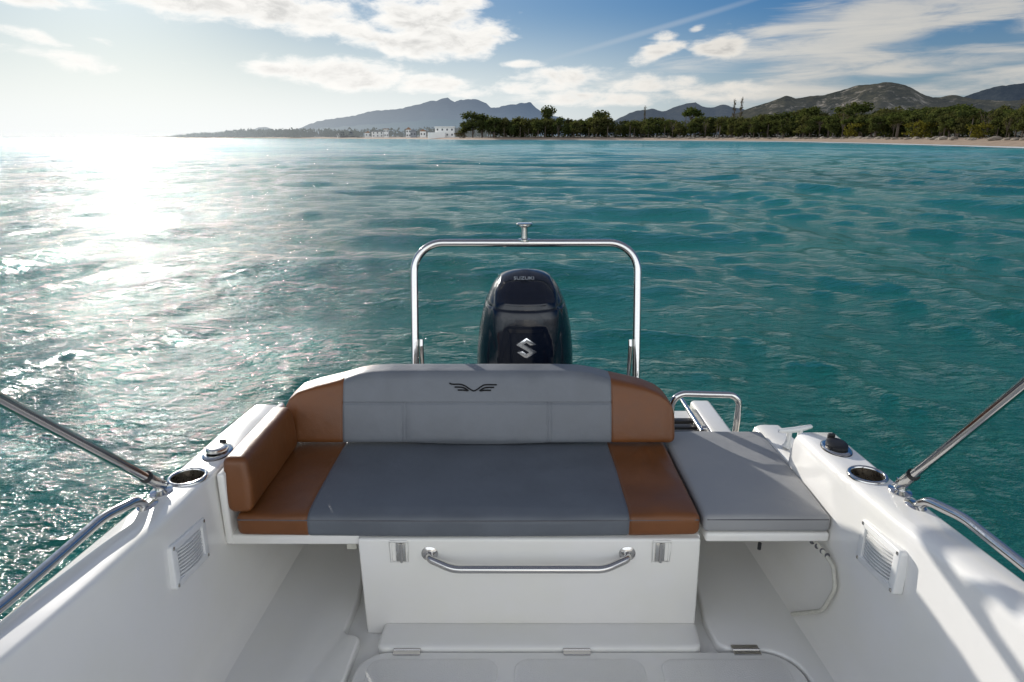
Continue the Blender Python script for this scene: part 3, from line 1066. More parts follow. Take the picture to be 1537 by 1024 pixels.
    sep = t.n('ShaderNodeSeparateXYZ'); t.put(sep, 0, pos)
    # body colour: darker green close by, lighter and bluer with distance
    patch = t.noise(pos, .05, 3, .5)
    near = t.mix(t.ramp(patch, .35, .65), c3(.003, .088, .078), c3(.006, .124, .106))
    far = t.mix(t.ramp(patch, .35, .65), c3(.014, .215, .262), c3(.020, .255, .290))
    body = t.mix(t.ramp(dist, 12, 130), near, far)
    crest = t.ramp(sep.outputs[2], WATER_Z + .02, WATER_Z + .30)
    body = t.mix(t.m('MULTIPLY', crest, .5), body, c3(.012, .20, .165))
    # ripples
    warp = t.vmul(pos, (1.0, 1.9, 1.0))
    rip = t.noise(warp, 3.2, 5, .62)
    fine = t.noise(t.vmul(pos, (1.0, 1.6, 1.0)), 14.0, 3, .55)
    swell = t.noise(t.vmul(pos, (.55, 1.5, 1.0)), .55, 6, .62)
    kn = t.ramp(dist, 5, 60, 1.0, .45)
    mid = t.noise(t.vmul(pos, (1.0, 2.1, 1.0)), 7.0, 4, .6, .4)
    chop = t.noise(t.vmul(pos, (.7, 1.7, 1.0)), 1.5, 5, .6, .3)
    nrm = t.bump(rip, .10)
    nrm = t.bump(mid, .022, 1.0, nrm)
    nrm = t.bump(t.m('MULTIPLY', fine, kn), 0.014, 1.0, nrm)
    nrm = t.bump(t.m('MULTIPLY', chop, t.ramp(dist, 8, 50)), .32, 1.0, nrm)
    nrm = t.bump(t.m('MULTIPLY', swell, t.ramp(dist, 20, 160)), .70, 1.0, nrm)
    rgh = t.ramp(dist, 3, 140, .070, .095)
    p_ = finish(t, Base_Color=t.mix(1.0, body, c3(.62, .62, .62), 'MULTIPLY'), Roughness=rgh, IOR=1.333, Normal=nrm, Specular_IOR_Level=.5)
    # glow put in for light scattered out of the water, even on every side
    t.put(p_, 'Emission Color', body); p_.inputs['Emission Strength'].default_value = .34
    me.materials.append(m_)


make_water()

# ==================================================================== SHORE
SHORE = [(40, -60), (60, 20), (80, 80), (88, 122), (98, 169), (107, 220), (113, 290), (104, 335), (85, 385), (54, 430), (0, 480), (-40, 520), (-100, 700), (-200, 900), (-380, 1150), (-640, 1600), (-1100, 2200), (-1400, 2550)]


def resample(pts, n=8):
    P_ = [Vector(p_) for p_ in pts]; out = []
    for i in range(len(P_) - 1):
        p0, p1, p2, p3 = P_[max(0, i - 1)], P_[i], P_[i + 1], P_[min(len(P_) - 1, i + 2)]
        for k in range(n):
            t_ = k / n
            out.append(.5 * ((2 * p1) + (p2 - p0) * t_ + (2 * p0 - 5 * p1 + 4 * p2 - p3) * t_ ** 2 + (3 * p1 - p0 - 3 * p2 + p3) * t_ ** 3))
    out.append(P_[-1])
    return out


SH = resample(SHORE)
SHL = [0.0]
for a_, b_ in zip(SH[:-1], SH[1:]): SHL.append(SHL[-1] + (b_ - a_).length)


def shore_at(s):
    i = int(np.searchsorted(SHL, s)) - 1
    i = max(0, min(len(SH) - 2, i))
    f = (s - SHL[i]) / (SHL[i + 1] - SHL[i])
    p_ = SH[i].lerp(SH[i + 1], f)
    a_, b_ = SH[max(0, i - 3)], SH[min(len(SH) - 1, i + 4)]
    d_ = (b_ - a_).normalized()
    return p_, Vector((d_.y, -d_.x))


def shore_pt(s, off):
    p_, n_ = shore_at(s)
    return p_ + n_ * off


def land_z(off):
    return WATER_Z + float(np.interp(off, [-6, 0, 3, 7, 10, 14, 30, 120, 600], [-.8, 0, .38, .95, 1.35, 1.6, 2.0, 3, 6]))


rows = []
for s in np.linspace(0, SHL[-1], 260):
    row = []
    for off in (-8, -2, 0, 1.2, 2.5, 4, 6, 8, 10, 12, 16, 24, 40, 90, 250):
        q = shore_pt(s, off + 1.6 * mnoise.noise(Vector((s * .03, off * .02, 0))))
        row.append((q.x, q.y, land_z(off) + (.12 * mnoise.noise(Vector((q.x * .3, q.y * .3, 2))) if off > 1 else 0)))
    rows.append(row)
m_, t = new_mat('sand_and_scrub')
pos = t.n('ShaderNodeNewGeometry').outputs['Position']
sep = t.n('ShaderNodeSeparateXYZ'); t.put(sep, 0, pos)
n_ = t.noise(pos, .5, 6, .65)
zz_ = t.m('ADD', sep.outputs[2], t.m('MULTIPLY', t.m('SUBTRACT', n_, .5), .5))
sand = t.mix(t.ramp(n_, .3, .7), c3(.27, .19, .125), c3(.40, .29, .20))
wet = t.mix(t.ramp(zz_, WATER_Z + .0, WATER_Z + .22), c3(.20, .14, .09), sand)
col = t.mix(t.ramp(zz_, WATER_Z + 1.5, WATER_Z + 2.0), wet, c3(.055, .05, .028))
finish(t, Base_Color=col, Roughness=.9)
MB().sheet(rows).build('beach', m_, None, loc=(100, 250, WATER_Z), angle=80)
o = bpy.data.objects['beach']; tag(o, 'narrow sandy beach along the wooded shore', kind='structure')
# thin line of breaking wash
rows = []
for s in np.linspace(0, 900, 500):
    w_ = .5 + .5 * mnoise.noise(Vector((s * .15, 0, 0))) + .25 * mnoise.noise(Vector((s * .6, 3, 0)))
    a_ = shore_pt(s, .5 + .8 * mnoise.noise(Vector((s * .05, 7, 0)))); b_ = shore_pt(s, -.2 - 1.1 * max(.05, w_))
    rows.append([(a_.x, a_.y, WATER_Z + .13), ((a_.x + b_.x) / 2, (a_.y + b_.y) / 2, WATER_Z + .26), (b_.x, b_.y, WATER_Z + .10)])
m_, t = new_mat('sea_foam')
pos = t.n('ShaderNodeNewGeometry').outputs['Position']
finish(t, Base_Color=t.mix(t.noise(pos, 1.5, 5, .7), c3(.35, .42, .43), c3(.72, .74, .74)), Roughness=.7)
o = MB().sheet(rows).build('wash', m_, None, loc=(90, 150, WATER_Z), angle=80)
tag(o, 'thin white line of wash along the sand', kind='stuff')


# -------------------------------------------------------------------- plants
def leaf_mat(name, c_dark, c_light):
    m, t = new_mat(name)
    gi = t.n('ShaderNodeNewGeometry')
    rnd = gi.outputs['Random Per Island']
    oi = t.n('ShaderNodeObjectInfo').outputs['Random']
    big = t.noise(gi.outputs['Position'], .35, 4, .6)
    f = t.m('ADD', t.m('MULTIPLY', rnd, .55), t.m('MULTIPLY', t.ramp(big, .35, .65), .45))
    col = t.mix(f, c_dark, c_light)
    col = t.mix(t.m('MULTIPLY', oi, .4), col, t.mix(.5, col, c3(.10, .075, .03)))
    d_ = t.n('ShaderNodeBsdfDiffuse'); t.put(d_, 'Color', col)
    tr = t.n('ShaderNodeBsdfTranslucent'); t.put(tr, 'Color', t.mix(.35, col, c3(.12, .13, .02)))
    mx = t.n('ShaderNodeMixShader', ins={0: .42})
    t.t.links.new(d_.outputs[0], mx.inputs[1]); t.t.links.new(tr.outputs[0], mx.inputs[2])
    o_ = t.n('ShaderNodeOutputMaterial'); t.t.links.new(mx.outputs[0], o_.inputs[0])
    return m


LEAF = {
    'pine': leaf_mat('pine_needles', c3(.020, .036, .012), c3(.105, .135, .036)),
    'dark': leaf_mat('dark_leaves', c3(.022, .033, .013), c3(.090, .112, .036)),
    'olive': leaf_mat('olive_leaves', c3(.040, .046, .018), c3(.12, .12, .044)),
    'dry': leaf_mat('dry_leaves', c3(.050, .036, .020), c3(.105, .078, .042)),
    'yellow': leaf_mat('yellow_leaves', c3(.075, .070, .010), c3(.17, .15, .022)),
    'palm': leaf_mat('palm_fronds', c3(.024, .030, .012), c3(.072, .072, .028)),
}
m_, t = new_mat('bark')
pos = t.n('ShaderNodeNewGeometry').outputs['Position']
finish(t, Base_Color=t.mix(t.noise(pos, 2.0, 4, .6), c3(.045, .033, .025), c3(.16, .125, .095)), Roughness=.9)
MAT['bark'] = m_


def leaf_cloud(m, blobs, n, size, flat=.0, rng=random):
    """leaf clumps spread through the volume of several ellipsoids"""
    tot = sum(b[3] * b[4] * b[5] for b in blobs)
    for bx, by, bz, rx, ry, rz in blobs:
        k = max(6, int(n * rx * ry * rz / tot))
        for _ in range(k):
            u = Vector((rng.gauss(0, 1), rng.gauss(0, 1), rng.gauss(0, 1))).normalized() * (rng.random() ** .45)
            w = 1 + .28 * mnoise.noise(Vector((bx + u.x * 2.2, by + u.y * 2.2, bz + u.z * 2.2)))
            c_ = Vector((bx + u.x * rx * w, by + u.y * ry * w, bz + u.z * rz * w))
            s = size * rng.uniform(.5, 1.25)
            nn = (u + Vector((rng.gauss(0, .7), rng.gauss(0, .7), rng.gauss(0, .7) + flat))).normalized()
            a = nn.orthogonal().normalized(); b = nn.cross(a)
            ph = rng.uniform(0, 6.28)
            a, b = a * math.cos(ph) + b * math.sin(ph), b * math.cos(ph) - a * math.sin(ph)
            m.add([c_ - a * s, c_ - b * s * .55, c_ + a * s, c_ + b * s * .6 + nn * s * .2], [(0, 1, 2, 3)])


def limb(m, a, b, r0, r1, seg=6):
    a, b = Vector(a), Vector(b)
    mid = a.lerp(b, .5) + Vector((random.uniform(-.03, .03), random.uniform(-.03, .03), .02)) * (b - a).length
    m.tube([a, mid, b], [r0, (r0 + r1) / 2, r1], seg)


PROTO = {}


def proto(key, build):
    """prototype of unit height: Empty + trunk + crown; copied for every tree"""
    tm, cm, leaf = build()
    t_ = bpy.data.meshes.new(key + '_trunk')
    PROTO[key] = (tm, cm, leaf)


def mesh_of(mb, name, mat):
    me = bpy.data.meshes.new(name)
    me.from_pydata([tuple(v) for v in mb.v], [], mb.f)
    me.update()
    me.materials.append(mat)
    return me


def round_tree(seed, wide=.34, base=.12, leaf='dark', n=900, sz=.050, nb=9):
    random.seed(seed)
    tm, cm = MB(), MB()
    limb(tm, (0, 0, -.03), (.01, 0, base + .22), .024, .012, 8)
    blobs = []
    for i in range(nb):
        a_ = random.uniform(0, 6.28); q = random.uniform(.1, 1) * wide * .62
        z_ = base + .18 + (1 - base - .32) * random.random()
        rr_ = random.uniform(.13, .20)
        blobs.append((q * math.cos(a_), q * math.sin(a_), z_, rr_ * wide / .30, rr_ * wide / .30, rr_ * .82))
        limb(tm, (0, 0, base + random.uniform(-.05, .2)), (q * math.cos(a_), q * math.sin(a_), z_), .010, .003, 5)
    blobs.append((.02, 0, .86, .15, .15, .14))
    leaf_cloud(cm, blobs, n, sz)
    return mesh_of(tm, 'trunk', MAT['bark']), mesh_of(cm, 'crown', LEAF[leaf])


def umbrella_pine(seed, wide=.45):
    random.seed(seed)
    tm, cm = MB(), MB()
    limb(tm, (0, 0, -.03), (.03, .01, .62), .022, .014, 8)
    blobs = []
    for i in range(13):
        a_ = random.uniform(0, 6.28); q = math.sqrt(random.random()) * wide * .8
        z_ = .80 - .14 * (q / wide) + random.uniform(-.04, .05)
        blobs.append((q * math.cos(a_), q * math.sin(a_), z_, random.uniform(.12, .19), random.uniform(.12, .19), random.uniform(.07, .11)))
        limb(tm, (.02, 0, random.uniform(.48, .62)), (q * math.cos(a_), q * math.sin(a_), z_ - .04), .010, .003, 5)
    leaf_cloud(cm, blobs, 900, .042, flat=.8)
    return mesh_of(tm, 'trunk', MAT['bark']), mesh_of(cm, 'crown', LEAF['pine'])


def palm(seed):
    random.seed(seed)
    tm, cm = MB(), MB()
    bx, by = random.uniform(-.04, .04), random.uniform(-.04, .04)
    tm.tube([(0, 0, -.03), (bx * .4, by * .4, .3), (bx, by, .74)], [.026, .019, .017], 8)
    top = Vector((bx, by, .74))
    for i in range(34):
        a_ = random.uniform(0, 6.28); el = random.uniform(-.5, 1.3)
        L = random.uniform(.20, .29)
        dr = Vector((math.cos(a_) * math.cos(el), math.sin(a_) * math.cos(el), math.sin(el)))
        sd = Vector((-math.sin(a_), math.cos(a_), 0))
        pts = []
        for k in range(6):
            f = k / 5
            pts.append(top + dr * L * f + Vector((0, 0, -.16 * f * f * L / .25)))
        for k in range(5):
            for s in (-1, 1):
                for j in range(2):
                    p0 = pts[k].lerp(pts[k + 1], j * .5)
                    w = .052 * math.sin(math.pi * (.15 + .8 * (k + j * .5) / 5))
                    tip = p0 + sd * s * w + dr * .03 + Vector((0, 0, -.03))
                    cm.add([p0, p0 + dr * .016, tip], [(0, 1, 2)])
    return mesh_of(tm, 'trunk', MAT['bark']), mesh_of(cm, 'crown', LEAF['palm'])


def bare_tree(seed, leaf='dry', spread=.22, n=170):
    random.seed(seed)
    tm, cm = MB(), MB()
    limb(tm, (0, 0, -.03), (.01, 0, .55), .016, .009, 8)
    blobs = []
    for i in range(16):
        a_ = random.uniform(0, 6.28); z0 = random.uniform(.25, .6)
        q = random.uniform(.4, 1) * spread
        z1 = min(.98, z0 + random.uniform(.25, .45))
        limb(tm, (0, 0, z0), (q * math.cos(a_), q * math.sin(a_), z1), .007, .002, 5)
        blobs.append((q * math.cos(a_), q * math.sin(a_), z1 - .04, .075, .075, .10))
    leaf_cloud(cm, blobs, n, .022)
    return mesh_of(tm, 'trunk', MAT['bark']), mesh_of(cm, 'crown', LEAF[leaf])


def poplar(seed):
    random.seed(seed)
    tm, cm = MB(), MB()
    limb(tm, (0, 0, -.03), (0, 0, .98), .013, .003, 7)
    blobs = []
    for i in range(18):
        z0 = random.uniform(.35, .85); a_ = random.uniform(0, 6.28)
        limb(tm, (0, 0, z0), (.045 * math.cos(a_), .045 * math.sin(a_), z0 + .16), .005, .0015, 4)
        blobs.append((.025 * math.cos(a_), .025 * math.sin(a_), min(.96, z0 + .1), .03, .03, .07))
    leaf_cloud(cm, blobs, 150, .016)
    return mesh_of(tm, 'trunk', MAT['bark']), mesh_of(cm, 'crown', LEAF['dry'])


KIND = {
    'round': [round_tree(1), round_tree(2, .36, .08), round_tree(3, .32, .16)],
    'olive': [round_tree(4, .34, .10, 'olive', 850), round_tree(5, .38, .06, 'olive', 850)],
    'umbrella': [umbrella_pine(6), umbrella_pine(7, .5), umbrella_pine(8, .4)],
    'palm': [palm(9), palm(10), palm(11)],
    'bare': [bare_tree(12), bare_tree(13, 'dry', .26), bare_tree(14, 'dry', .18, 120)],
    'poplar': [poplar(15)],
    'bush': [round_tree(16, .75, -.15, 'yellow', 420, .075, 11)],
    'shrub': [round_tree(17, .75, -.15, 'olive', 420, .075, 11), round_tree(18, .7, -.15, 'dry', 380, .075, 11)],
}
random.seed(21)
NAMES = {'round': 'broadleaf_tree', 'olive': 'olive_tree', 'umbrella': 'umbrella_pine', 'palm': 'palm_tree', 'bare': 'bare_tree', 'poplar': 'poplar_tree', 'bush': 'shrub', 'shrub': 'shrub'}


def plant(kind, x, y, z, h, label, group=None, cat='tree', w=1.0):
    tr, cr = random.choice(KIND[kind])
    o_ = bpy.data.objects.new(NAMES[kind], None); COL.objects.link(o_)
    o_.location = (x, y, z); o_.rotation_euler = (0, 0, random.uniform(0, 6.28)); o_.scale = (h * w, h * w, h)
    tag(o_, label, cat, group)
    for nm, me in (('trunk', tr), ('crown', cr)):
        c_ = bpy.data.objects.new(nm, me); COL.objects.link(c_); c_.parent = o_
    return o_


# heights of the grove's skyline, read as bearings
TOPS = [(560, 196), (684, 190), (696, 178), (712, 168), (735, 172), (760, 178), (800, 175), (826, 174), (860, 176), (900, 172), (930, 177), (1000, 176), (1060, 172), (1100, 174), (1150, 168), (1200, 164), (1240, 168), (1280, 160), (1330, 164), (1370, 160), (1430, 156), (1480, 162), (1540, 154), (1700, 140), (2200, 90)]
top_at = lambda px: float(np.interp(px, [p_[0] for p_ in TOPS], [p_[1] for p_ in TOPS]))


def px_of(x, y, z):
    dz = z - EYE; dep = y * CP - dz * SP
    return 768.5 + FPX * x / dep, 512 - FPX * (y * SP + dz * CP) / dep


def height_for(x, y, z0, py):
    """tree height so that its crown reaches the bearing py"""
    b = (512 - py) / FPX
    d_ = Vector((0, CP + b * SP, -SP + b * CP))
    return EYE + y * d_.z / d_.y - z0


s_end = SHL[SHORE.index((-40, 520)) * 8]
LBL = {
    'palm': ('palm tree with bare trunk in the beach front row', 'palms along the beach front'),
    'round': ('dark broadleaf tree in the dense shore grove', 'dark broadleaf trees of the grove'),
    'olive': ('olive green bushy tree in the shore grove', 'olive green trees of the grove'),
    'umbrella': ('spreading pine with flat layered dark crown in the grove', 'flat crowned pines of the grove'),
    'bare': ('leafless brownish tree with fine twigs in the grove', 'leafless trees of the grove'),
}
s = 60.0
n_tree = 0
while s < s_end - 6:
    for row, (o0, o1) in enumerate(((13, 18), (20, 29), (33, 46))):
        jit = random.uniform(-2.4, 2.4)
        q = shore_pt(s + jit, random.uniform(o0, o1))
        z0 = land_z(15 + row * 9)
        px, _ = px_of(q.x, q.y, z0)
        if q.y < 20 or px > 1760: continue
        if row == 0:
            kind = random.choices(['palm', 'bare', 'olive', 'round', 'umbrella'], [3, 1.2, 3, 4, .3] if px < 1180 else [1.2, 1.5, 3, 3.5, 1.5])[0]
            k = random.uniform(.62, .88)
        elif row == 1:
            kind = random.choices(['palm', 'bare', 'olive', 'round', 'umbrella'], [1.2, .6, 3, 5, 1] if px < 1180 else [.5, 1, 2, 4, 4])[0]
            k = random.uniform(.80, 1.0)
        else:
            kind = random.choices(['round', 'olive', 'umbrella'], [4, 1.4, 2] if px < 1180 else [3, 1.5, 5])[0]
            k = random.uniform(.88, 1.06)
        h = height_for(q.x, q.y, z0, top_at(px)) * k
        lb, gr = LBL[kind]
        plant(kind, q.x, q.y, z0, max(3, h), lb, gr, w=random.uniform(.95, 1.35) * (1.2 if row == 2 else 1))
        n_tree += 1
    s += 2.6 + 5.6 * (s / s_end) * random.uniform(.85, 1.15)

# single trees that stand out
def at_bearing(px, off):
    """point 'off' metres inland on the bearing px"""
    best = None
    for s_ in np.linspace(40, SHL[-1] - 1, 1500):
        q_ = shore_pt(s_, off)
        if q_.y < 15: continue
        e_ = abs(px_of(q_.x, q_.y, .5)[0] - px)
        if best is None or e_ < best[0] - .3: best = (e_, q_)
    return best[1]


for kind, px, py, off, w, lb, cat in (
        ('round', 709, 167, 16, 1.35, 'round dark tree closing the beach end of the grove beside the houses', 'tree'),
        ('round', 724, 170, 24, 1.3, 'broad dark tree next to the round one closing the grove', 'tree'),
        ('round', 741, 175, 18, 1.3, 'bushy dark tree third from the tip of the grove', 'tree'),
        ('olive', 757, 177, 26, 1.3, 'olive green bushy tree fourth from the tip of the grove', 'tree'),
        ('round', 697, 182, 12, 1.2, 'small round tree at the very tip of the grove', 'tree'),
        ('round', 822, 158, 50, .8, 'tall dark tree rising well above the palms near the low cloud gap', 'tree'),
        ('round', 899, 165, 46, 1.1, 'domed dark tree rising a little above the palm row', 'tree'),
        ('poplar', 966, 158, 40, 1.0, 'single thin spire like bare tree standing above the grove', 'tree'),
        ('umbrella', 1036, 157, 60, 1.0, 'domed pine standing before the gap between two mountains', 'tree'),
        ('poplar', 1101, 148, 50, 1.0, 'bare feathery poplar, shorter of the pair above the grove', 'tree'),
        ('poplar', 1107, 145, 52, 1.0, 'bare feathery poplar, taller of the pair above the grove', 'tree'),
        ('umbrella', 1212, 156, 34, 1.05, 'dark domed pine below the rocky mountain foot', 'tree'),
        ('umbrella', 1278, 147, 34, 1.25, 'broad umbrella pine in front of the high rocky peak', 'tree'),
        ('umbrella', 1372, 156, 30, 1.3, 'wide low pine beside the broad umbrella pine', 'tree'),
        ('umbrella', 1432, 152, 30, 1.4, 'very wide bright topped pine below the mountain saddle', 'tree'),
        ('bare', 1262, 155, 28, 1.0, 'pale leafless tree leaning against the broad umbrella pine', 'tree'),
        ('bare', 1522, 146, 26, .8, 'pale leafless tree poking above the last pines', 'tree'),
        ('bush', 1282, 181, 13, 1.0, 'yellow green bush under the broad umbrella pine', 'bush'),
        ('bush', 1375, 180, 13, 1.3, 'long yellow green bush under the wide low pine', 'bush'),
        ('bush', 1470, 183, 13, 1.2, 'yellow green bush nearest the open end of the beach', 'bush'),
        ('shrub', 690, 197, 9, 1.6, 'rusty brown bush on the sand beside the white beach house', 'bush')):
    q = at_bearing(px, off)
    z0 = land_z(off)
    plant(kind, q.x, q.y, z0, height_for(q.x, q.y, z0, py) * 1.02, lb, None, cat, w)
# understorey: a dark hedge of scrub nobody could count, filling between the trunks
m = MB()
random.seed(5)
s = 50.0
while s < s_end - 8:
    q = shore_pt(s, random.uniform(22, 40)); z0 = land_z(24)
    px, _ = px_of(q.x, q.y, z0)
    if q.y > 20:
        hh = height_for(q.x, q.y, z0, top_at(px)) * random.uniform(.58, .86)
        leaf_cloud(m, [(q.x, q.y, z0 + hh * .45, hh * .42, hh * .42, hh * .54)], 110, hh * .095)
    s += 1.1 + 1.6 * s / s_end
me = mesh_of(m, 'undergrowth', LEAF['dark'])
o = bpy.data.objects.new('undergrowth', me); COL.objects.link(o)
tag(o, 'dark scrub filling the space between the grove trunks', 'undergrowth', kind='stuff')

# boulders along the top of the sand
m_, t = new_mat('boulder_stone')
pos = t.n('ShaderNodeNewGeometry').outputs['Position']
oi = t.n('ShaderNodeObjectInfo').outputs['Random']
finish(t, Base_Color=t.mix(t.noise(pos, 1.2, 5, .65), t.mix(oi, c3(.13, .10, .075), c3(.20, .16, .12)), t.mix(oi, c3(.30, .25, .19), c3(.42, .36, .29))), Roughness=.9,
       Normal=t.bump(t.noise(pos, 2.5, 5, .6), .25))
MAT['stone'] = m_
ROCK = []
for sd in range(5):
    bm = bmesh.new(); bmesh.ops.create_icosphere(bm, subdivisions=3, radius=1)
    for v in bm.verts:
        n1 = mnoise.noise(v.co * 1.1 + Vector((sd * 9, 0, 0))); n2 = mnoise.noise(v.co * 2.6 + Vector((0, sd * 5, 0)))
        v.co *= 1 + .38 * n1 + .16 * n2
        v.co.z = max(v.co.z * .62, -.35)
    me = bpy.data.meshes.new('boulder'); bm.to_mesh(me); bm.free(); me.materials.append(MAT['stone'])
    ROCK.append(me)
random.seed(9)
s = 70.0
while s < 480:
    q = shore_pt(s, random.uniform(8.4, 11.2)); z0 = land_z(9.5)
    o = bpy.data.objects.new('boulder', random.choice(ROCK)); COL.objects.link(o)
    sc_ = random.uniform(.32, .85) * (1 + .5 * (s / 480))
    o.location = (q.x, q.y, z0 + .15 * sc_); o.scale = (sc_ * random.uniform(.9, 1.5), sc_ * random.uniform(.9, 1.4), sc_)
    o.rotation_euler = (0, 0, random.uniform(0, 6.28))
    tag(o, 'pale brown boulder in the row between sand and trees', 'boulder', 'boulders along the top of the beach')
    s += random.uniform(1.4, 3.4) * (1 + .6 * s / 480)

# ------------------------------------------------------- houses beyond the cove
def plain(name, base, rough=.85):
    m, t = new_mat(name)
    pos = t.n('ShaderNodeNewGeometry').outputs['Position']
    finish(t, Base_Color=t.mix(t.noise(pos, .4, 4, .6), tuple(v * .85 for v in base[:3]) + (1,), base), Roughness=rough)
    return m


MAT['wall_white'] = plain('white_render', c3(.86, .84, .80)); MAT['wall_grey'] = plain('grey_render', c3(.30, .31, .33))
MAT['tile'] = plain('clay_tiles', c3(.34, .20, .13)); MAT['slate'] = plain('grey_roof', c3(.25, .26, .28)); MAT['glass'] = plastic('window_glass', c3(.03, .04, .05), .1)
HOUSES = [(508, 5, 6, 'wall_white', 'tile', 'gable', 'tiny white gabled house at the far end of the shore houses'),
          (524, 24, 6.5, 'wall_grey', 'slate', 'flat', 'long low grey building between the far tiny house and the white villas'),
          (553, 9, 6, 'wall_white', 'tile', 'gable', 'small white house with clay roof next to the long grey building'),
          (567, 16, 7.5, 'wall_white', 'slate', 'flat', 'wide flat roofed white villa beside the narrow tower house'),
          (580, 6, 10.5, 'wall_white', 'tile', 'flat', 'narrow tall white tower house by the wide villa'),
          (613, 7, 10, 'wall_white', 'tile', 'gable', 'steep gabled white house alone before dark trees'),
          (620, 8, 8, 'wall_grey', 'slate', 'gable', 'pale grey house touching the steep gabled white one'),
          (635, 8, 8, 'wall_white', 'tile', 'gable', 'white gabled house on the open sand beside the terrace villa'),
          (646, 8, 6, 'wall_white', 'slate', 'flat', 'low white flat roofed house just before the terrace villa'),
          (668, 26, 13, 'wall_white', 'slate', 'terrace', 'largest white beach villa with long flat terrace roof by the brown bush')]
for px, wd, ht, wm, rm, style, lb in HOUSES:
    q = at_bearing(px, 16 if px > 600 else 26); z0 = land_z(18)
    sc_ = q.y / 800.0
    wd, ht = wd * sc_ * .85, ht * sc_ * .85
    h = thing('house', lb, 'house', (q.x, q.y, z0))
    dp = wd * .7 if wd < 12 else wd * .4
    x0, x1, y0, y1 = q.x - wd / 2, q.x + wd / 2, q.y, q.y + dp
    MB().box(x0, x1, y0, y1, z0 - 1, z0 + ht).build('wall', MAT[wm], h, smooth=False)
    if style == 'gable':
        m = MB(); o_ = .5
        m.add([(x0 - o_, y0 - o_, z0 + ht), (x1 + o_, y0 - o_, z0 + ht), (x1 + o_, y1 + o_, z0 + ht), (x0 - o_, y1 + o_, z0 + ht), ((x0 + x1) / 2, y0 - o_, z0 + ht * 1.32), ((x0 + x1) / 2, y1 + o_, z0 + ht * 1.32)],
              [(0, 1, 4), (2, 3, 5), (1, 2, 5, 4), (3, 0, 4, 5), (0, 3, 2, 1)])
        m.build('roof', MAT[rm], h, smooth=False)
    else:
        MB().box(x0 - .6, x1 + .6, y0 - .9, y1 + .5, z0 + ht + .003, z0 + ht + .8).build('roof', MAT['wall_white' if style == 'terrace' else rm], h, smooth=False)
    if style == 'terrace':
        MB().box(x0 - 6, x0 + wd * .55, y0 - 5, y0 - .95, z0 - 1, z0 + ht * .5).build('terrace', MAT['wall_white'], h, smooth=False)
    nw = max(2, int(wd / 4)); fl = max(1, int(ht / 3.5))
    for i in range(nw):
        for j in range(fl):
            cx_ = x0 + wd * (i + .5) / nw; cz = z0 + ht * (j + .55) / fl
            MB().box(cx_ - .7, cx_ + .7, y0 - .06, y0 + .1, cz - .8, cz + .8).build('window', MAT['glass'], h, smooth=False)

# low wood behind and beyond the houses, far enough to read as one mass
m = MB()
random.seed(31)
for s_ in np.arange(s_end + 10, SHL[-1] - 420, 5.0):
    for _ in range(2):
        off = random.uniform(34, 90) if s_ < s_end + 420 else random.uniform(14, 70)
        q = shore_pt(s_ + random.uniform(-4, 4), off)
        hh = random.uniform(5, 10.5) * (q.y / 800) ** .8 * (1 if s_ > s_end + 60 else .8) * min(1, .25 + (SHL[-1] - 420 - s_) / 900)
        leaf_cloud(m, [(q.x, q.y, land_z(off) + hh * .5, hh * .8, hh * .6, hh * .55)], 18, hh * .22)
m_, t = new_mat('hazy_wood')
pos = t.n('ShaderNodeNewGeometry'); sep = t.n('ShaderNodeSeparateXYZ'); t.put(sep, 0, pos.outputs['Position'])
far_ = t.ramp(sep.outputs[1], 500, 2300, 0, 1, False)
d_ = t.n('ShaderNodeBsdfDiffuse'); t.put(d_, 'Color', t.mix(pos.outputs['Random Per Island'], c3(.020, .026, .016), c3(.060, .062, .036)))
em = t.n('ShaderNodeEmission'); t.put(em, 'Color', c3(.50, .55, .57)); em.inputs[1].default_value = 1.0  # air haze over the wood, put in as emission
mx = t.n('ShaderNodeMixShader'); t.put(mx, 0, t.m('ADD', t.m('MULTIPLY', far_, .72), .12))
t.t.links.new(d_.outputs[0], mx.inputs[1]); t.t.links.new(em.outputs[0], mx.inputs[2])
o_ = t.n('ShaderNodeOutputMaterial'); t.t.links.new(mx.outputs[0], o_.inputs[0])
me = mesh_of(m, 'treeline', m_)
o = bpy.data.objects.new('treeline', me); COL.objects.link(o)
tag(o, 'hazy dark strip of wood behind the houses along the cove', 'wood', kind='stuff')


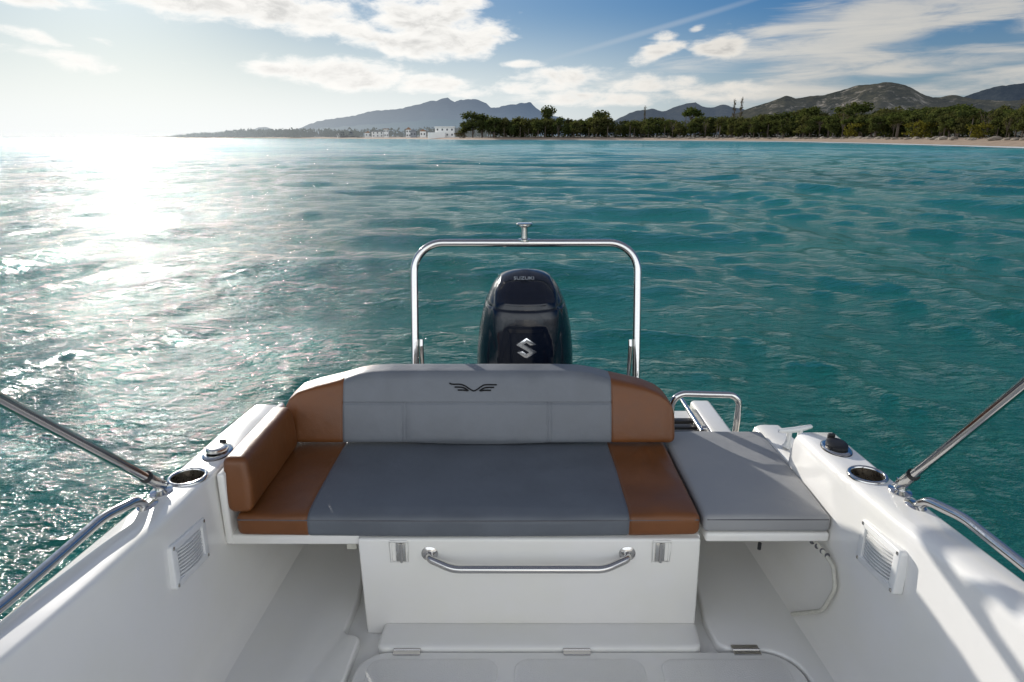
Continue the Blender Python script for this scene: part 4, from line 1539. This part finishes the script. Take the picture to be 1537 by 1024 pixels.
# ---------------------------------------------------------------- mountains
def haze_mat(name, dark, light, rock, haze, hz, haze_low=None, rock_amt=.3, glare=None):
    """hillside seen through air: diffuse scrub and rock plus a constant share of air light"""
    m, t = new_mat(name)
    g = t.n('ShaderNodeNewGeometry'); pos = g.outputs['Position']
    sep = t.n('ShaderNodeSeparateXYZ'); t.put(sep, 0, pos)
    n1 = t.noise(pos, .006, 7, .65); n2 = t.noise(pos, .03, 5, .65)
    col = t.mix(t.ramp(t.m('ADD', t.m('MULTIPLY', n1, .6), t.m('MULTIPLY', n2, .4)), .38, .62), dark, light)
    sn = t.n('ShaderNodeSeparateXYZ'); t.put(sn, 0, g.outputs['Normal'])
    n3 = t.noise(t.vmul(pos, (1, 1, .45)), .016, 6, .7, .8)
    steep = t.ramp(t.m('ADD', sn.outputs[2], t.m('MULTIPLY', t.m('SUBTRACT', n3, .5), 1.7)), .88, .58)
    col = t.mix(t.m('MULTIPLY', steep, rock_amt), col, rock)
    d = t.n('ShaderNodeBsdfDiffuse'); t.put(d, 'Color', col)
    t.put(d, 'Normal', t.bump(n2, 22, 1.0))
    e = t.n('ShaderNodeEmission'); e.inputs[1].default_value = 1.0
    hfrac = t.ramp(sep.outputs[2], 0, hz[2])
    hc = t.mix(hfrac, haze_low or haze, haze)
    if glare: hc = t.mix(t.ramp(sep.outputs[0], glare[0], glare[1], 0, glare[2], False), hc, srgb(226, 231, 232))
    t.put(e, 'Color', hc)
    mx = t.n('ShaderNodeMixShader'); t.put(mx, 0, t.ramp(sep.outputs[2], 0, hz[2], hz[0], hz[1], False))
    t.t.links.new(d.outputs[0], mx.inputs[1]); t.t.links.new(e.outputs[0], mx.inputs[2])
    o = t.n('ShaderNodeOutputMaterial'); t.t.links.new(mx.outputs[0], o.inputs[0])
    return m


def mountain(name, ridge, D, depth, mat, label, seed, rough=1.0, nx=260, ny=46):
    """ridge: skyline bearings; D: distance of the ridge line in metres"""
    azs, els = zip(*[az_el(px, py) for px, py in ridge])
    A = np.linspace(azs[0], azs[-1], nx)
    Hh = [D * math.tan(rad(float(np.interp(a, azs, els)))) for a in A]
    rows = []
    for j in range(ny + 12):
        f = j / ny          # 0 foot .. 1 ridge .. beyond, the far slope
        row = []
        for a, h in zip(A, Hh):
            d = D - depth * (1 - f)
            x, y = d * math.sin(rad(a)), d * math.cos(rad(a))
            P_ = Vector((x / 900.0, y / 900.0, seed))
            g1 = mnoise.fractal(P_ * 1.3, .8, 2.1, 7)
            spur = abs(mnoise.noise(Vector((a * (D / 9000) * .55 + .25 * g1, f * .7, seed + 3))))
            if f <= 1:
                prof = (f ** 1.35) * (1 - .42 * spur * math.sin(math.pi * min(1, f)) * rough)
                z = h * max(0, prof + .16 * rough * g1 * math.sin(math.pi * f))
                if f > .9: z = z * (1 - (f - .9) / .1 * 0) 
            else:
                z = h * (1 - (f - 1) * 2.2)
            if abs(f - 1) < .5 / ny:
                z = h + D * .0013 * mnoise.fractal(Vector((a * 2.2 * D / 9000 + 11, seed, 0)), 1.0, 2.0, 5) * min(1, h / (D * .012))
            row.append((x, y, z + EYE * min(1, f) - 2))
        rows.append(row)
    base = Vector((D * math.sin(rad((azs[0] + azs[-1]) / 2)), D * math.cos(rad((azs[0] + azs[-1]) / 2)), 0))
    o = MB().sheet(rows).build(name, mat, None, loc=base, angle=180)
    return tag(o, label, kind='structure')


LEFT_R = [(425, 204), (440, 196), (460, 188), (480, 181), (500, 178), (520, 175.5), (545, 170), (560, 166), (580, 165), (600, 163), (630, 156), (648, 151), (655, 151.5), (664, 148), (672, 146.5), (682, 153), (692, 150), (705, 148.5), (720, 150), (730, 155), (737, 162), (745, 161), (760, 158), (775, 156), (785, 154.5), (796, 153), (804, 161), (815, 169), (840, 176), (880, 186), (960, 196)]
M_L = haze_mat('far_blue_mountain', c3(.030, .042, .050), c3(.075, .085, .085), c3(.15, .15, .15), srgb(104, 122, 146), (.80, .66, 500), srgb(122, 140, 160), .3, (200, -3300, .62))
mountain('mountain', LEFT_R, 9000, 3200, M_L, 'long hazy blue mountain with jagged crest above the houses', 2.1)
LOW_R = [(300, 206), (318, 204.5), (340, 202), (352, 199.5), (365, 196.5), (378, 195), (388, 192), (398, 190.5), (408, 193), (418, 196.5), (432, 195.5), (448, 194), (470, 193), (500, 191), (540, 188), (590, 184), (620, 182), (660, 179), (700, 180), (760, 190), (800, 198)]
M_W = haze_mat('pale_hill', c3(.05, .07, .075), c3(.10, .115, .11), c3(.18, .18, .18), srgb(126, 144, 160), (.84, .76, 260), srgb(140, 156, 168), .3, (-500, -2700, .75))
mountain('hill', LOW_R, 6200, 1500, M_W, 'low pale hill reaching down to the headland', 5.7)
MID_R = [(905, 190), (925, 180), (945, 169), (955, 166.5), (966, 164.5), (980, 163), (990, 166), (1000, 166), (1012, 161), (1025, 157), (1036, 154.5), (1044, 153.5), (1052, 158), (1062, 161), (1075, 160), (1085, 157), (1093, 157.5), (1105, 162), (1120, 164), (1140, 168), (1200, 175), (1260, 185)]
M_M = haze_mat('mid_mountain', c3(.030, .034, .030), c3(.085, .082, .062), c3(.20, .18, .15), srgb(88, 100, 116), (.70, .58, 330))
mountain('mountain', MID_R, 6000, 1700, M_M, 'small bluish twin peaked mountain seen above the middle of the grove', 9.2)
RIGHT_R = [(1080, 186), (1100, 172), (1118, 165), (1130, 160.5), (1145, 156), (1158, 151), (1168, 147.5), (1180, 144), (1188, 145), (1194, 147.5), (1205, 146.5), (1220, 144), (1234, 143), (1248, 139), (1262, 135.5), (1275, 131.5), (1290, 128.5), (1300, 126.5), (1312, 125), (1325, 123), (1338, 123), (1348, 124.5), (1358, 127.5), (1368, 132), (1378, 137.5), (1388, 143), (1400, 146), (1412, 145.5), (1424, 143), (1436, 142.5), (1450, 145), (1462, 148), (1490, 150), (1540, 150), (1640, 150)]
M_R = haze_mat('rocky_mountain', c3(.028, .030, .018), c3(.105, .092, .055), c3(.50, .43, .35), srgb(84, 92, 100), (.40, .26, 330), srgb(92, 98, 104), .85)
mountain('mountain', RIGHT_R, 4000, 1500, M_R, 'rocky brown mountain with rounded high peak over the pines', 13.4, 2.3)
FAR_R = [(1400, 160), (1430, 152), (1452, 144), (1462, 139.5), (1474, 135.5), (1488, 132), (1505, 128.5), (1520, 127), (1530, 125.5), (1545, 124), (1570, 120), (1600, 117), (1660, 121), (1740, 128), (1830, 140)]
M_F = haze_mat('dark_blue_mountain', c3(.020, .026, .028), c3(.060, .066, .062), c3(.14, .13, .12), srgb(64, 76, 92), (.62, .50, 420))
mountain('mountain', FAR_R, 5200, 1500, M_F, 'dark blue mountain shoulder rising behind the last pines', 17.7, 1.9)

# ====================================================================== SKY
world = bpy.data.worlds.new('World'); SC.world = world; world.use_nodes = True
t = NT(world.node_tree)
sky = t.n('ShaderNodeTexSky', sky_type='NISHITA', sun_disc=False)
sky.sun_elevation = rad(SUN_EL); sky.sun_rotation = rad(SUN_AZ)
sky.altitude = 0; sky.air_density = 1.0; sky.dust_density = .55; sky.ozone_density = 2.0
dirv = t.n('ShaderNodeTexCoord').outputs['Generated']
sep = t.n('ShaderNodeSeparateXYZ'); t.put(sep, 0, dirv)
DEG = 180 / math.pi
az = t.m('MULTIPLY', t.m('ARCTAN2', sep.outputs[0], sep.outputs[1]), DEG)
el = t.m('MULTIPLY', t.m('ARCSINE', sep.outputs[2]), DEG)
cmb = t.n('ShaderNodeCombineXYZ'); t.put(cmb, 0, az); t.put(cmb, 1, el)
AE = cmb.outputs[0]
sdir = Vector((math.sin(rad(SUN_AZ)) * math.cos(rad(SUN_EL)), math.cos(rad(SUN_AZ)) * math.cos(rad(SUN_EL)), math.sin(rad(SUN_EL))))
dt = t.n('ShaderNodeVectorMath', operation='DOT_PRODUCT'); t.put(dt, 0, dirv); dt.inputs[1].default_value = sdir
sundot = t.m('MAXIMUM', dt.outputs['Value'], 0.0)


def blob(px, py, rx, ry, rot=0, k=1.0):
    a, e = az_el(px, py)
    s_ = .0573 * math.cos(math.atan((px - 768.5) / FPX)) ** 1.4
    mp = t.n('ShaderNodeMapping', vector_type='TEXTURE')
    t.put(mp, 'Vector', AE)
    mp.inputs['Location'].default_value = (a, e, 0)
    mp.inputs['Rotation'].default_value = (0, 0, rad(rot))
    mp.inputs['Scale'].default_value = (rx * s_, ry * .0573, 1)
    ln = t.n('ShaderNodeVectorMath', operation='LENGTH'); t.put(ln, 0, mp.outputs[0])
    return t.ramp(ln.outputs['Value'], 1.25, .15, 0, k)


def union(lst):
    r = lst[0]
    for b in lst[1:]: r = t.m('MAXIMUM', r, b)
    return r


CUM = [(300, 2, 170, 30, -4, 1), (430, 14, 170, 34, -9, 1.05), (520, 42, 90, 20, -10, .9), (640, 30, 120, 44, -4, 1.05), (610, 68, 130, 26, -6, 1), (695, 62, 90, 34, 6, 1.0), (690, 5, 70, 16, 0, .9),
       (60, 0, 120, 13, 0, .8), (520, 112, 160, 30, -3, .98), (640, 126, 90, 20, -2, .9), (425, 106, 90, 16, -4, .8), (110, 88, 110, 16, -7, .72), (40, 52, 80, 13, -14, .7), (150, 62, 30, 8, -10, .5),
       (788, 96, 48, 9, 0, .78), (1000, 54, 30, 11, 2, .85), (988, 76, 52, 18, 14, .9), (1083, 70, 56, 19, 4, 1.0), (1046, 43, 20, 7, 10, .7), (770, 54, 12, 6, 0, .6),
       (850, 116, 110, 20, -2, .85), (960, 128, 130, 18, 2, .8), (790, 132, 90, 14, 0, .75), (900, 148, 190, 16, 0, .8), (1080, 136, 110, 22, 5, .72), (700, 140, 60, 10, 0, .6)]
cum = union([blob(*b) for b in CUM])
CIR = [(1190, 55, 170, 40, 12, .8), (1330, 30, 220, 46, 14, 1.0), (1470, 6, 150, 34, 10, .9), (1220, 105, 180, 34, 8, .85), (1380, 100, 200, 18, 2, .85), (1500, 118, 150, 22, 2, .9), (1150, 140, 190, 22, 0, .85), (1480, 74, 120, 10, -3, .7), (1030, 108, 150, 26, 6, .6), (1640, 30, 160, 40, 6, .8), (1400, 138, 260, 14, 0, .6)]
cir = union([blob(*b) for b in CIR])
trail = blob(985, 44, 190, 4.5, 14.0, .9)
# unseen fair-weather cover, thickened for fill light, higher up and all round, outside the photographed patch
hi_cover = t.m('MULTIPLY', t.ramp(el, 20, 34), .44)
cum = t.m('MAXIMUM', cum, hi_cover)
pv = t.vmul(AE, (.34, .85, 1))
n1 = t.noise(pv, 1.0, 9, .60, .25)
offs = t.n('ShaderNodeVectorMath', operation='ADD'); t.put(offs, 0, pv)
offs.inputs[1].default_value = (-.22, .30, 0)
n1b = t.noise(offs.outputs[0], 1.0, 9, .60, .25)
n_big = t.noise(t.vmul(AE, (.10, .26, 1)), 1.0, 3, .5)
den = t.m('ADD', cum, t.m('MULTIPLY', t.m('SUBTRACT', n1, .5), 1.75))
a_c = t.ramp(den, .27, .90)
thick = t.ramp(den, .62, 1.25)
lit = t.ramp(t.m('SUBTRACT', n1, n1b), -.13, .13)
mpv = t.n('ShaderNodeMapping'); t.put(mpv, 'Vector', AE); mpv.inputs['Rotation'].default_value = (0, 0, rad(-9)); mpv.inputs['Scale'].default_value = (.11, .85, 1)
n2 = t.noise(mpv.outputs[0], 1.0, 8, .62, .55)
den2 = t.m('ADD', cir, t.m('MULTIPLY', t.m('SUBTRACT', n2, .5), 1.9))
a_i = t.ramp(den2, .22, .92)
# air: deepen the blue away from the sun, whiten towards it
away = t.ramp(sundot, .60, .99)
skyc = t.mix(1.0, sky.outputs[0], t.mix(away, c3(.28, .56, .92), c3(.66, .88, 1.18)), 'MULTIPLY')
bw = t.n('ShaderNodeRGBToBW'); t.put(bw, 0, skyc)
soft = t.m('DIVIDE', 1.0, t.m('ADD', 1.0, t.m('DIVIDE', bw.outputs[0], 9.0)))
sv = t.n('ShaderNodeVectorMath', operation='SCALE'); t.put(sv, 0, skyc); t.put(sv, 3, soft); skyc = sv.outputs[0]
low = t.ramp(el, 0, 10, 1, 0)
skyc = t.mix(t.m('MULTIPLY', low, t.ramp(sundot, .5, .95, .55, .92)), skyc, t.mix(t.ramp(sundot, .5, .96), c3(4.0, 4.6, 5.0), c3(9.4, 9.8, 10.0)))
glow = t.m('ADD', t.m('MULTIPLY', t.m('POWER', sundot, 14.0), .3), t.m('MULTIPLY', t.m('POWER', sundot, 90.0), 3.5))
gcol = t.n('ShaderNodeVectorMath', operation='SCALE'); gcol.inputs[0].default_value = (1.0, .98, .93); t.put(gcol, 3, glow)
skyc2 = t.n('ShaderNodeVectorMath', operation='ADD'); t.put(skyc2, 0, skyc); t.put(skyc2, 1, gcol.outputs[0])
near_sun = t.ramp(sundot, .55, .95)
bright = t.mix(near_sun, c3(7.6, 7.2, 6.5), c3(10.5, 10.3, 9.9))
grey_ = t.mix(near_sun, c3(3.9, 3.9, 3.9), c3(6.0, 6.0, 5.9))
shade = t.m('MULTIPLY', thick, t.m('SUBTRACT', 1.0, t.m('MULTIPLY', lit, .75)))
ccol = t.mix(shade, bright, grey_)
icol = t.mix(near_sun, t.mix(t.ramp(den2, .4, 1.3), c3(5.0, 5.1, 5.1), c3(6.8, 6.5, 5.9)), c3(9.6, 9.6, 9.3))
out = t.mix(t.m('MULTIPLY', trail, .28), skyc2.outputs[0], c3(6.2, 6.6, 7.0))
out = t.mix(t.m('MULTIPLY', a_i, .88), out, icol)
out = t.mix(a_c, out, ccol)
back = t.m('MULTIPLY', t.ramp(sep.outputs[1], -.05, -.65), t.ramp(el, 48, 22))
fill_bank = t.mix(t.ramp(n_big, .3, .6), c3(12.6, 14.0, 15.6), c3(19.8, 20.8, 21.6))  # unseen bright clouds behind the camera, added as fill for the cockpit
out = t.mix(t.m('MULTIPLY', back, .92), out, fill_bank)
# nothing below the horizon but dim sea haze
out = t.mix(t.ramp(el, -.6, -3), out, c3(1.0, 1.6, 1.7))
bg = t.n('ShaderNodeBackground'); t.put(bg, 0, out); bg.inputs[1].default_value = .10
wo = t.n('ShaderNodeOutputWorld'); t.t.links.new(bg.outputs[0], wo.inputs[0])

sun = bpy.data.lights.new('sun', 'SUN'); sun.energy = 5.0; sun.angle = rad(.53); sun.color = (1.0, .95, .87)
so = bpy.data.objects.new('sun', sun); COL.objects.link(so)
so.rotation_euler = (-sdir).to_track_quat('-Z', 'Y').to_euler()
so.location = (-20, 30, 20)

# =================================================================== CAMERA
cam = bpy.data.cameras.new('camera'); co = bpy.data.objects.new('camera', cam); COL.objects.link(co)
cam.sensor_width = 36; cam.lens = FPX / 1537 * 36; cam.clip_start = .05; cam.clip_end = 100000
co.location = (0, 0, EYE); co.rotation_euler = (math.pi / 2 - PITCH, 0, 0)
SC.camera = co
SC.view_settings.view_transform = 'Standard'; SC.view_settings.look = 'None'
SC.view_settings.exposure = 0; SC.view_settings.gamma = 1
SC.cycles.use_denoising = True
SC.cycles.max_bounces = 8
SC.cycles.sample_clamp_indirect = 6
SC.cycles.sample_clamp_direct = 900
